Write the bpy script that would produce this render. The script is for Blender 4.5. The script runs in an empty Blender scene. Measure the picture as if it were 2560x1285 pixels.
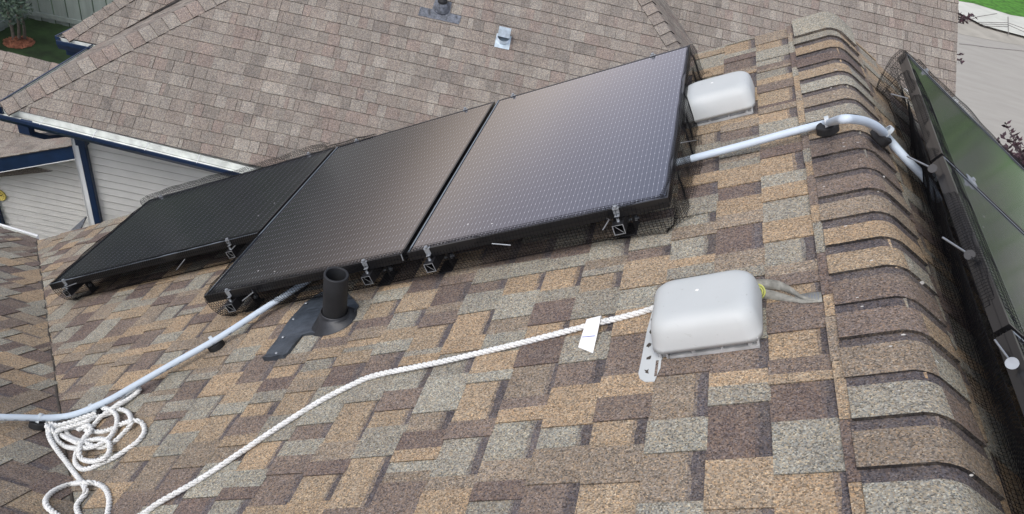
import bpy, math, random
from mathutils import Vector, Matrix
S = bpy.context.scene
col = S.collection
R_ = math.radians
# ------------------------------------------------------------------ camera (fitted)
YAW, PITCH, ROLL, CX, CZ, F, CY = -.0595, .725, .2533, -.8442, .9884, 1915.58, 839.42
fw = Vector((math.sin(YAW)*math.cos(PITCH), math.cos(YAW)*math.cos(PITCH), -math.sin(PITCH)))
rt = Vector((math.cos(YAW), -math.sin(YAW), 0)); up = rt.cross(fw)
r2 = rt*math.cos(ROLL) + up*math.sin(ROLL); u2 = -rt*math.sin(ROLL) + up*math.cos(ROLL)
CAM = Vector((CX, 0, CZ))
cd = bpy.data.cameras.new('camera'); cam = bpy.data.objects.new('camera', cd); col.objects.link(cam)
m = Matrix((r2, u2, -fw)).transposed().to_4x4(); m.translation = CAM; cam.matrix_world = m
cd.sensor_width = 36; cd.lens = 36*F/2560; cd.shift_y = (CY-642.5)/2560
cd.clip_start = .02; cd.clip_end = 800
S.camera = cam
# ------------------------------------------------------------------ world, sun, exposure
SUN_EL, SUN_AZ = 54, 205
w = bpy.data.worlds.new('World'); S.world = w; w.use_nodes = True
nt = w.node_tree; bg = nt.nodes['Background']
sky = nt.nodes.new('ShaderNodeTexSky'); sky.sky_type = 'NISHITA'; sky.sun_disc = False
sky.sun_elevation = R_(SUN_EL); sky.sun_rotation = R_(SUN_AZ); sky.dust_density = 4; sky.ozone_density = 1.2
hs = nt.nodes.new('ShaderNodeHueSaturation'); hs.inputs['Saturation'].default_value = .42
nt.links.new(sky.outputs[0], hs.inputs['Color'])
tc = nt.nodes.new('ShaderNodeTexCoord'); mp = nt.nodes.new('ShaderNodeMapping'); mp.inputs['Scale'].default_value = (1, 1, 3.2)
nz = nt.nodes.new('ShaderNodeTexNoise'); nz.inputs['Scale'].default_value = 2.6; nz.inputs['Detail'].default_value = 5
cr = nt.nodes.new('ShaderNodeValToRGB'); cr.color_ramp.elements[0].position = .35; cr.color_ramp.elements[1].position = .68
cr.color_ramp.elements[0].color = (.95, .97, 1.02, 1); cr.color_ramp.elements[1].color = (1.75, 1.70, 1.62, 1)
mx = nt.nodes.new('ShaderNodeMixRGB'); mx.blend_type = 'MULTIPLY'; mx.inputs[0].default_value = 1
nt.links.new(tc.outputs['Generated'], mp.inputs[0]); nt.links.new(mp.outputs[0], nz.inputs['Vector']); nt.links.new(nz.outputs['Fac'], cr.inputs[0])
nt.links.new(hs.outputs[0], mx.inputs[1]); nt.links.new(cr.outputs[0], mx.inputs[2]); sz_ = nt.nodes.new('ShaderNodeSeparateXYZ'); nt.links.new(tc.outputs['Generated'], sz_.inputs[0])
gr_ = nt.nodes.new('ShaderNodeValToRGB'); ge = gr_.color_ramp.elements; ge[0].position = 0; ge[0].color = (2.7, 2.2, 1.85, 1); ge[1].position = .75; ge[1].color = (.95, .97, 1.0, 1)
g1 = ge.new(.07); g1.color = (2.75, 2.3, 2.0, 1); g1 = ge.new(.15); g1.color = (1.75, 1.55, 1.60, 1); g1 = ge.new(.30); g1.color = (1.05, 1.14, 1.34, 1)
nt.links.new(sz_.outputs[2], gr_.inputs[0])
mx2 = nt.nodes.new('ShaderNodeMixRGB'); mx2.blend_type = 'MULTIPLY'; mx2.inputs[0].default_value = 1
nt.links.new(mx.outputs[0], mx2.inputs[1]); nt.links.new(gr_.outputs[0], mx2.inputs[2]); nt.links.new(mx2.outputs[0], bg.inputs[0])
bg.inputs[1].default_value = .15
sl = bpy.data.lights.new('sun', 'SUN'); sl.energy = .65; sl.angle = R_(30); sl.color = (1, .97, .92)
so = bpy.data.objects.new('sun', sl); col.objects.link(so)
sd = Vector((math.sin(R_(SUN_AZ))*math.cos(R_(SUN_EL)), math.cos(R_(SUN_AZ))*math.cos(R_(SUN_EL)), math.sin(R_(SUN_EL))))
so.rotation_euler = sd.to_track_quat('Z', 'Y').to_euler(); so.location = (0, 0, 20)
S.view_settings.view_transform = 'Standard'; S.view_settings.look = 'None'; S.view_settings.gamma = 1
S.view_settings.exposure = .03
S.render.resolution_x = 1024; S.render.resolution_y = 514
S.render.engine = 'CYCLES'
rnd = random.Random(7)
# ------------------------------------------------------------------ survey frames
def ray(px): return r2*((px[0]-1280)/F) + u2*(-(px[1]-CY)/F) + fw
def hit(px, P0, n):
    d = ray(px); return CAM + d*(((P0-CAM).dot(n))/d.dot(n))
PT = .5601; cP, sP = math.cos(PT), math.sin(PT)
NL = Vector((-sP, 0, cP))
def RL(s, y, h=0): return Vector((-s*cP-h*sP, y, -s*sP+h*cP))         # our left slope: s down-slope, y along ridge, h above
def rf(px, h=0):
    P = hit(px, NL*h, NL); return -(P.x*cP+P.z*sP), P.y
AR = R_(25); OR = Vector((-.025, 0, -.0157)); NR = Vector((math.sin(AR), 0, math.cos(AR))); DR = Vector((math.cos(AR), 0, -math.sin(AR)))
def RR(s, y, h=0): return OR + DR*s + Vector((0, y, 0)) + NR*h         # our right slope
def rr(px, h=0):
    P = hit(px, OR+NR*h, NR); return (P-OR).dot(DR), P.y
KL = .584; PL0 = Vector((0, 1.178, -1.342)); NW = Vector((0, KL, 1)).normalized()
gW = Vector((0, -1, KL)).normalized()
OW = Vector((0, 3.95, -1.342-KL*(3.95-1.178)))
def RW(a, v, h=0): return OW + Vector((a, 0, 0)) + gW*v + NW*h         # our lower wing slope (faces away); v up-slope
def first(px, h=0):
    A = hit(px, NL*h, NL); B = hit(px, PL0+NW*h, NW)
    return A if (A-CAM).length < (B-CAM).length else B
# neighbour frame
TH, TN, D0 = .15038731, .61710056, 8.10043245
eN = Vector((math.cos(TH), math.sin(TH), 0)); hN = Vector((-math.sin(TH), math.cos(TH), 0))
gN = hN*math.cos(TN) + Vector((0, 0, math.sin(TN))); nN = eN.cross(gN)
P0N = CAM + ray((360, 253))*D0
ON = hit((3, 262), P0N, nN); TT = math.tan(TN)
def WN(u, w, z): return ON + eN*u + hN*w + Vector((0, 0, z))
def locN(P): d = P-ON; return d.dot(eN), d.dot(hN), d.z
GZ = -7.2
def gnd(px, z=GZ): return hit(px, Vector((0, 0, z)), Vector((0, 0, 1)))
# ------------------------------------------------------------------ materials
MATS = {}
def nodes(name):
    mt = bpy.data.materials.new(name); mt.use_nodes = True; t = mt.node_tree; b = t.nodes['Principled BSDF']; MATS[name] = mt
    return mt, t, b
def N(t, typ, **kw):
    n = t.nodes.new(typ)
    for k, v in kw.items(): setattr(n, k, v)
    return n
def coords(t, scale=(1, 1, 1)):
    c = N(t, 'ShaderNodeTexCoord'); m_ = N(t, 'ShaderNodeMapping'); m_.inputs['Scale'].default_value = scale
    t.links.new(c.outputs['Object'], m_.inputs[0]); return m_.outputs[0]
def ramp(t, fac, stops):
    r = N(t, 'ShaderNodeValToRGB'); e = r.color_ramp.elements
    e[0].position, e[0].color = stops[0][0], (*stops[0][1], 1); e[1].position, e[1].color = stops[-1][0], (*stops[-1][1], 1)
    for p, c in stops[1:-1]: x = e.new(p); x.color = (*c, 1)
    t.links.new(fac, r.inputs[0]); return r.outputs[0]
def mul(t, a, b, f=1.0, mode='MULTIPLY'):
    x = N(t, 'ShaderNodeMixRGB', blend_type=mode)
    if isinstance(f, (int, float)): x.inputs[0].default_value = f
    else: t.links.new(f, x.inputs[0])
    for i, v in ((1, a), (2, b)):
        if isinstance(v, tuple): x.inputs[i].default_value = (*v, 1)
        else: t.links.new(v, x.inputs[i])
    return x.outputs[0]
def noise(t, co, scale, detail=3, rough=.55):
    n = N(t, 'ShaderNodeTexNoise'); n.inputs['Scale'].default_value = scale; n.inputs['Detail'].default_value = detail; n.inputs['Roughness'].default_value = rough
    t.links.new(co, n.inputs['Vector']); return n.outputs['Fac']
def simple(name, c, rough=.6, metal=0, var=.18, scale=14, bump=0, spec=.5, streak=None):
    mt, t, b = nodes(name); co = coords(t, streak or (1, 1, 1))
    f = noise(t, co, scale, 4, .6)
    lo = tuple(x*(1-var) for x in c); hi = tuple(min(1, x*(1+var)) for x in c)
    t.links.new(ramp(t, f, [(.3, lo), (.7, hi)]), b.inputs['Base Color'])
    b.inputs['Roughness'].default_value = rough; b.inputs['Metallic'].default_value = metal; b.inputs['Specular IOR Level'].default_value = spec
    if bump:
        bp = N(t, 'ShaderNodeBump'); bp.inputs['Strength'].default_value = bump; bp.inputs['Distance'].default_value = .003
        t.links.new(noise(t, co, scale*6, 3), bp.inputs['Height']); t.links.new(bp.outputs[0], b.inputs['Normal'])
    return mt
def shingle_mat(name, gr=260, amp=(.5, 1.6), warm=.5, specks=False, stain=.22, gr2=120, blend=(.27, .228, .182)):
    mt, t, b = nodes(name); co = coords(t)
    at = N(t, 'ShaderNodeAttribute', attribute_name='tint')
    v = N(t, 'ShaderNodeTexVoronoi'); v.inputs['Scale'].default_value = gr; t.links.new(co, v.inputs['Vector'])
    sep = N(t, 'ShaderNodeSeparateColor'); t.links.new(v.outputs['Color'], sep.inputs[0])
    lo, hi = amp
    tint = mul(t, at.outputs['Color'], blend, ramp(t, noise(t, co, 11, 5, .7), [(.38, (0, 0, 0)), (.68, (.24, .24, .24))]), 'MIX')
    g = ramp(t, sep.outputs[0], [(0, (lo, lo, lo*1.04)), (.3, (.8, .8, .8)), (.65, (1.1, 1.08, 1.05)), (.9, (1.3, 1.28, 1.22)), (1, (hi, hi, hi*.96))])
    g2 = ramp(t, noise(t, co, gr2, 2, .6), [(.32, (.86, .86, .87)), (.68, (1.13, 1.13, 1.12))])
    hue = ramp(t, sep.outputs[1], [(0, (1.0+.25*warm, 1, 1-.3*warm)), (.5, (1, 1, 1)), (1, (1-.12*warm, 1, 1+.16*warm))])
    c = mul(t, tint, g); c = mul(t, c, g2); c = mul(t, c, hue)
    big = ramp(t, noise(t, co, 2.6, 6, .7), [(.3, (1-stain, 1-stain, 1-stain*.9)), (.7, (1+stain*.6,)*3)])
    c = mul(t, c, big)
    if specks:
        v2 = N(t, 'ShaderNodeTexVoronoi'); v2.inputs['Scale'].default_value = 30; v2.inputs['Randomness'].default_value = 1
        cs = coords(t, (1, 2.0, 1)); t.links.new(cs, v2.inputs['Vector'])
        s2 = N(t, 'ShaderNodeSeparateColor'); t.links.new(v2.outputs['Color'], s2.inputs[0])
        a1 = N(t, 'ShaderNodeMath', operation='LESS_THAN'); t.links.new(v2.outputs['Distance'], a1.inputs[0])
        sz = N(t, 'ShaderNodeMath', operation='MULTIPLY'); t.links.new(s2.outputs[1], sz.inputs[0]); sz.inputs[1].default_value = .19
        t.links.new(sz.outputs[0], a1.inputs[1])
        a2 = N(t, 'ShaderNodeMath', operation='GREATER_THAN'); t.links.new(s2.outputs[0], a2.inputs[0]); a2.inputs[1].default_value = .62
        a3 = N(t, 'ShaderNodeMath', operation='MULTIPLY'); t.links.new(a1.outputs[0], a3.inputs[0]); t.links.new(a2.outputs[0], a3.inputs[1])
        c = mul(t, c, (.62, .61, .58), a3.outputs[0], 'MIX')
    t.links.new(c, b.inputs['Base Color']); b.inputs['Roughness'].default_value = .95; b.inputs['Specular IOR Level'].default_value = .2
    bp = N(t, 'ShaderNodeBump'); bp.inputs['Strength'].default_value = .6; bp.inputs['Distance'].default_value = .0025
    t.links.new(v.outputs['Distance'], bp.inputs['Height']); t.links.new(bp.outputs[0], b.inputs['Normal'])
    return mt
M_SH = shingle_mat('weathered_shingle', 290, (.36, 1.75), .55)
M_CAP = shingle_mat('ridge_shingle', 290, (.36, 1.75), .55, specks=True)
M_SHN = shingle_mat('grey_brown_shingle', 150, (.6, 1.4), .25, stain=.2, gr2=70, blend=(.235, .208, .184))
M_WHITE = simple('white_trim', (.78, .79, .78), .55, var=.08, scale=5)
M_SIDING = simple('cream_siding', (.88, .87, .83), .6, var=.05, scale=3)
M_BLUE = simple('navy_paint', (.008, .022, .060), .35, var=.25, scale=6)
M_GUTIN = simple('gutter_lining', (.72, .74, .70), .5, var=.22, scale=9)
def vent_mat():
    mt, t, b = nodes('grey_white_plastic'); co = coords(t)
    c = ramp(t, noise(t, co, 5, 4), [(.3, (.465, .49, .485)), (.7, (.51, .53, .525))])
    c = mul(t, c, ramp(t, noise(t, coords(t, (1, 3, 6)), 16, 6, .75), [(.26, (.75, .74, .71)), (.37, (1, 1, 1))]))
    c = mul(t, c, ramp(t, noise(t, co, 90, 3, .7), [(.25, (.8, .79, .77)), (.33, (1, 1, 1))]))
    t.links.new(c, b.inputs['Base Color']); b.inputs['Roughness'].default_value = .55
    return mt
M_VENT = vent_mat()
M_VENTB = simple('grey_plastic_base', (.36, .365, .36), .6, var=.3, scale=18)
M_BLKP = simple('black_pipe', (.016, .017, .019), .55, var=.35, scale=9, spec=.4)
M_BOOT = simple('rubber_boot', (.020, .022, .026), .45, var=.4, scale=22, bump=.2)
M_FLASH = simple('dull_lead_flashing', (.045, .055, .068), .42, var=.45, scale=16, bump=.35)
M_FLASHN = simple('scuffed_flashing', (.10, .11, .13), .6, var=.7, scale=30)
M_GALV = simple('galvanised', (.52, .60, .66), .38, .55, .2, 18)
M_ALU = simple('aluminium', (.30, .32, .34), .45, .5, .2, 30)
M_BLKM = simple('black_anodised', (.010, .010, .012), .5, 0, .3, 10)
M_FRAME = simple('panel_frame', (.008, .008, .009), .32, 0, .2, 6, spec=.55)
M_WIRE = simple('black_wire', (.008, .008, .009), .8, 0, .2, 10, spec=.15)
M_COND = simple('pvc_conduit', (.52, .60, .68), .7, var=.06, scale=4)
M_INK = simple('grey_print', (.18, .2, .24), .7)
M_PUCK = simple('black_rubber', (.012, .012, .013), .75, var=.3, scale=30, bump=.2)
M_STRAP = simple('pipe_strap', (.46, .50, .52), .4, var=.1)
M_WEB = simple('grey_webbing', (.26, .255, .225), .85, var=.35, scale=40, bump=.3)
M_YEL = simple('yellow_plastic', (.45, .47, .12), .45)
M_TAG = simple('white_tag', (.82, .82, .80), .6, var=.03)
M_DARK = simple('dark_opening', (.015, .015, .014), .9)
M_HOLE = simple('dark_patch', (.05, .042, .034), .9, var=.4, scale=40)
M_BARK = simple('bark', (.14, .125, .11), .9, var=.3, scale=20)
M_BARKD = simple('dark_bark', (.05, .035, .035), .9, var=.3, scale=20)
M_MULCH = simple('red_mulch', (.30, .12, .07), .95, var=.5, scale=14, bump=.8)
M_FENCE = simple('grey_green_fence', (.24, .28, .26), .8, var=.14, scale=3, streak=(3, 3, .4))
M_GRASSD = simple('lawn', (.020, .042, .012), .95, var=.55, scale=2.2, bump=.6)
M_GRASSL = simple('boulevard_grass', (.06, .19, .018), .95, var=.5, scale=5, bump=.8)
M_ROAD = simple('worn_asphalt', (.345, .325, .288), .9, var=.07, scale=1.1, streak=(.7, 2.4, 1), bump=.3)
M_CONC = simple('sidewalk_concrete', (.55, .55, .49), .85, var=.09, scale=1.4, bump=.2)
M_DIRT = simple('dusty_gutter', (.36, .335, .285), .95, var=.14, scale=1.4, bump=.3)
M_CRACK = simple('crack', (.17, .16, .15), .95)
M_GROUND = simple('far_ground', (.09, .095, .07), .95, var=.4, scale=.3)
def leaf_mat(name, a, b_, tr=.25):
    mt, t, b = nodes(name); g = N(t, 'ShaderNodeNewGeometry')
    t.links.new(ramp(t, g.outputs['Random Per Island'], [(0, a), (1, b_)]), b.inputs['Base Color'])
    b.inputs['Roughness'].default_value = .6; b.inputs['Transmission Weight'].default_value = 0
    return mt
M_LEAF = leaf_mat('green_leaves', (.022, .045, .020), (.06, .10, .045))
M_LEAFY = leaf_mat('bluish_leaves', (.030, .055, .036), (.085, .125, .085))
M_PLUM = leaf_mat('purple_leaves', (.018, .008, .014), (.085, .038, .05))
def rope_mat():
    mt, t, b = nodes('white_rope'); co = coords(t)
    c = ramp(t, noise(t, co, 60, 3), [(.3, (.68, .68, .65)), (.7, (.86, .86, .84))])
    c = mul(t, c, ramp(t, noise(t, co, 210, 2, .7), [(.33, (.30, .33, .36)), (.42, (1, 1, 1))]))
    t.links.new(c, b.inputs['Base Color']); b.inputs['Roughness'].default_value = .8
    return mt
M_ROPE = rope_mat()
def cell_mat(name, nx, W, L, alongx, base, film, coat_r, spec):
    # local x = short side (0..W), y = long side (0..L); wires run along y unless alongx
    mt, t, b = nodes(name); c = N(t, 'ShaderNodeTexCoord'); sx = N(t, 'ShaderNodeSeparateXYZ'); t.links.new(c.outputs['Object'], sx.inputs[0])
    def ma(op, a, b_=None):
        n = N(t, 'ShaderNodeMath', operation=op)
        for i, v in enumerate((a, b_)):
            if v is None: continue
            if isinstance(v, (int, float)): n.inputs[i].default_value = v
            else: t.links.new(v, n.inputs[i])
        return n.outputs[0]
    X, Y = sx.outputs[0], sx.outputs[1]
    fx = ma('FRACT', ma('MULTIPLY', X, nx/W)); dx = ma('ABSOLUTE', ma('SUBTRACT', fx, .5))
    line = ma('LESS_THAN', dx, .028); wide = ma('LESS_THAN', dx, .06)
    fy = ma('FRACT', ma('ADD', ma('MULTIPLY', Y, 1/.047), ma('MULTIPLY', ma('FLOOR', ma('MULTIPLY', X, nx/W)), .0)))
    pad = ma('MULTIPLY', wide, ma('LESS_THAN', ma('ABSOLUTE', ma('SUBTRACT', fy, .5)), .10))
    cell = ma('LESS_THAN', ma('ABSOLUTE', ma('SUBTRACT', ma('FRACT', ma('MULTIPLY', Y, 18/L)), .5)), .007)
    cellx = ma('LESS_THAN', ma('ABSOLUTE', ma('SUBTRACT', ma('FRACT', ma('MULTIPLY', X, 6/W)), .5)), .498)
    co = coords(t)
    bc = ramp(t, noise(t, co, 1.3, 3), [(.3, tuple(x*.8 for x in base)), (.7, tuple(x*1.25 for x in base))])
    bc = mul(t, bc, (.010, .010, .012), ma('MULTIPLY', cell, .6), 'MIX')
    bc = mul(t, bc, (.19, .20, .22), line, 'MIX'); bc = mul(t, bc, (.34, .35, .38), pad, 'MIX')
    # dried dust specks and smears
    v = N(t, 'ShaderNodeTexVoronoi'); v.inputs['Scale'].default_value = 9; t.links.new(co, v.inputs['Vector'])
    s2 = N(t, 'ShaderNodeSeparateColor'); t.links.new(v.outputs['Color'], s2.inputs[0])
    sp = ma('MULTIPLY', ma('LESS_THAN', v.outputs['Distance'], .035), ma('GREATER_THAN', s2.outputs[0], .78))
    bc = mul(t, bc, (.5, .5, .48), sp, 'MIX')
    t.links.new(bc, b.inputs['Base Color'])
    b.inputs['Roughness'].default_value = coat_r; b.inputs['IOR'].default_value = 1.5; b.inputs['Specular IOR Level'].default_value = spec
    b.inputs['Specular Tint'].default_value = (*film, 1); b.inputs['Coat Weight'].default_value = .55; b.inputs['Coat Roughness'].default_value = coat_r; b.inputs['Coat IOR'].default_value = 1.55
    return mt
# ------------------------------------------------------------------ mesh builder
ID = lambda a, b, c=0: Vector((a, b, c))
class MB:
    def __init__(s, f=None): s.v = []; s.f = []; s.c = []; s.sm = []; s.map = f or ID; s.col = None
    def add(s, vs, fs, sm=False, mapped=True):
        o = len(s.v)
        s.v += [s.map(*p) if mapped else Vector(p) for p in vs]
        for q in fs: s.f.append(tuple(o+i for i in q)); s.c.append(s.col); s.sm.append(sm)
    def box(s, a0, b0, c0, a1, b1, c1):
        s.add([(a0, b0, c0), (a1, b0, c0), (a1, b1, c0), (a0, b1, c0), (a0, b0, c1), (a1, b0, c1), (a1, b1, c1), (a0, b1, c1)],
              [(0, 3, 2, 1), (4, 5, 6, 7), (0, 1, 5, 4), (1, 2, 6, 5), (2, 3, 7, 6), (3, 0, 4, 7)])
    def bbox(s, a0, b0, c0, a1, b1, c1, r=.004):        # box with chamfered edges
        vs = []; 
        for z, i in ((c0, r), (c0+r, 0), (c1-r, 0), (c1, r)):
            vs += [(a0+i+r, b0+i, z), (a1-i-r, b0+i, z), (a1-i, b0+i+r, z), (a1-i, b1-i-r, z), (a1-i-r, b1-i, z), (a0+i+r, b1-i, z), (a0+i, b1-i-r, z), (a0+i, b0+i+r, z)]
        fs = [tuple(range(7, -1, -1)), tuple(range(24, 32))]
        for k in range(3):
            for i in range(8): j = (i+1) % 8; fs.append((k*8+i, k*8+j, k*8+8+j, k*8+8+i))
        s.add(vs, fs)
    def prism(s, poly, c0, c1):
        n = len(poly)
        s.add([(x, y, c0) for x, y in poly]+[(x, y, c1) for x, y in poly], [tuple(range(n-1, -1, -1)), tuple(range(n, 2*n))]+[(i, (i+1) % n, n+(i+1) % n, n+i) for i in range(n)])
    def slab(s, pts, n, th):                              # world polygon with thickness
        k = len(pts); n = Vector(n)
        s.add([p for p in pts]+[p-n*th for p in pts], [tuple(range(k)), tuple(range(2*k-1, k-1, -1))]+[(i, k+i, k+(i+1) % k, (i+1) % k) for i in range(k)], mapped=False)
    def tube(s, pts, r, n=10, cap=True, sm=True, world=True):
        pts = [Vector(p) if world else s.map(*p) for p in pts]
        T = []
        for i in range(len(pts)):
            a = pts[max(i-1, 0)]; b = pts[min(i+1, len(pts)-1)]; T.append((b-a).normalized())
        ref = Vector((0, 0, 1)) if abs(T[0].z) < .9 else Vector((1, 0, 0))
        U = (ref - T[0]*ref.dot(T[0])).normalized(); vs = []
        for i, p in enumerate(pts):
            U = (U - T[i]*U.dot(T[i])).normalized(); V = T[i].cross(U)
            rr_ = r[i] if isinstance(r, (list, tuple)) else r
            vs += [p + (U*math.cos(2*math.pi*k/n)+V*math.sin(2*math.pi*k/n))*rr_ for k in range(n)]
        fs = []
        for i in range(len(pts)-1):
            for k in range(n): j = (k+1) % n; fs.append((i*n+k, i*n+j, i*n+n+j, i*n+n+k))
        s.add(vs, fs, sm, mapped=False)
        if cap: s.add(vs[:n], [tuple(range(n-1, -1, -1))], mapped=False); s.add(vs[-n:], [tuple(range(n))], mapped=False)
    def lathe(s, c, axis, prof, n=32, sm=True, sx=None):  # prof [(r,h)]
        axis = Vector(axis).normalized(); ref = Vector((1, 0, 0)) if abs(axis.x) < .9 else Vector((0, 1, 0))
        U = (ref-axis*ref.dot(axis)).normalized(); V = axis.cross(U); vs = []
        for r, h in prof: vs += [Vector(c)+axis*h+(U*math.cos(2*math.pi*k/n)+V*math.sin(2*math.pi*k/n))*r for k in range(n)]
        fs = []
        for i in range(len(prof)-1):
            for k in range(n): j = (k+1) % n; fs.append((i*n+k, i*n+j, i*n+n+j, i*n+n+k))
        s.add(vs, fs, sm, mapped=False)
    def build(s, name, mat, parent=None, local=False):
        me = bpy.data.meshes.new(name)
        inv = parent['_o'] if (parent and not local and parent.get('_o')) else None
        off = ORG.get(parent.name, Vector()) if (parent and not local) else Vector()
        me.from_pydata([tuple(p-off) for p in s.v], [], s.f)
        if any(s.sm): me.polygons.foreach_set('use_smooth', s.sm)
        if any(c is not None for c in s.c):
            at = me.color_attributes.new('tint', 'FLOAT_COLOR', 'CORNER'); d = []
            for f, c in zip(s.f, s.c): d += list((*(c or (.3, .3, .3)), 1))*len(f)
            at.data.foreach_set('color', d)
        me.materials.append(mat); me.validate()
        o = bpy.data.objects.new(name, me); col.objects.link(o)
        if parent: o.parent = parent; ORG[o.name] = ORG.get(parent.name, Vector()) if not local else Vector()
        return o
ORG = {}
def tag(o, label=None, cat=None, group=None, kind=None):
    if label: o['label'] = label
    if cat: o['category'] = cat
    if group: o['group'] = group
    if kind: o['kind'] = kind
    return o
def thing(name, loc, label, cat, group=None):
    o = bpy.data.objects.new(name, None); o.empty_display_size = .05; o.location = loc; col.objects.link(o); ORG[o.name] = Vector(loc)
    return tag(o, label, cat, group)
def solo(mb, name, mat, loc, label=None, cat=None, group=None, kind=None):   # single-mesh thing with its origin at loc
    off = Vector(loc); mb.v = [p-off for p in mb.v]; o = mb.build(name, mat); o.location = off
    return tag(o, label, cat, group, kind)
def smooth_path(P, step=.01, closed=False):
    P = [Vector(p) for p in P]; out = []
    for i in range(len(P)-1):
        p0 = P[max(i-1, 0)]; p1 = P[i]; p2 = P[i+1]; p3 = P[min(i+2, len(P)-1)]
        k = max(2, int((p2-p1).length/step))
        for j in range(k):
            t = j/k; out.append(.5*((2*p1)+(p2-p0)*t+(2*p0-5*p1+4*p2-p3)*t*t+(3*p1-p0-3*p2+p3)*t**3))
    out.append(P[-1]); return out
# ------------------------------------------------------------------ shingles
def clip_convex(poly, cl):
    out = poly
    n = len(cl)
    for i in range(n):
        ax, ay = cl[i]; bx, by = cl[(i+1) % n]; inp = out; out = []
        if not inp: break
        def side(p): return (bx-ax)*(p[1]-ay)-(by-ay)*(p[0]-ax)
        for j in range(len(inp)):
            p, q = inp[j], inp[(j+1) % len(inp)]; sp_, sq = side(p), side(q)
            if sp_ >= 0: out.append(p)
            if (sp_ >= 0) != (sq >= 0):
                t = sp_/(sp_-sq); out.append((p[0]+(q[0]-p[0])*t, p[1]+(q[1]-p[1])*t))
    return out
def ccw(poly):
    a = sum(poly[i][0]*poly[(i+1) % len(poly)][1]-poly[(i+1) % len(poly)][0]*poly[i][1] for i in range(len(poly)))
    return poly if a > 0 else poly[::-1]
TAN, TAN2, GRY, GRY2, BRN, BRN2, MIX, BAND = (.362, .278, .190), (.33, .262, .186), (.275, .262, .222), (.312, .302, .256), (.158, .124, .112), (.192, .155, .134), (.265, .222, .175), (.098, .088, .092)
LASTC = [None]
def own_color(r):
    j = r.uniform(.92, 1.08)
    while True:
        x = r.random(); c, k = (TAN, 0) if x < .17 else (TAN2, 0) if x < .30 else (MIX, 1) if x < .47 else (GRY, 2) if x < .61 else (GRY2, 2) if x < .75 else (BRN2, 3) if x < .88 else (BRN, 3)
        if k != LASTC[0] or r.random() < .12: break
    LASTC[0] = k
    return tuple(a*j for a in c)
def nb_color(r):
    x = r.random(); j = r.uniform(.92, 1.08)
    c = (.238, .208, .182) if x < .3 else (.240, .216, .190) if x < .6 else (.240, .198, .174) if x < .72 else (.275, .252, .222) if x < .9 else (.200, .180, .160)
    return tuple(a*j for a in c)
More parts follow.
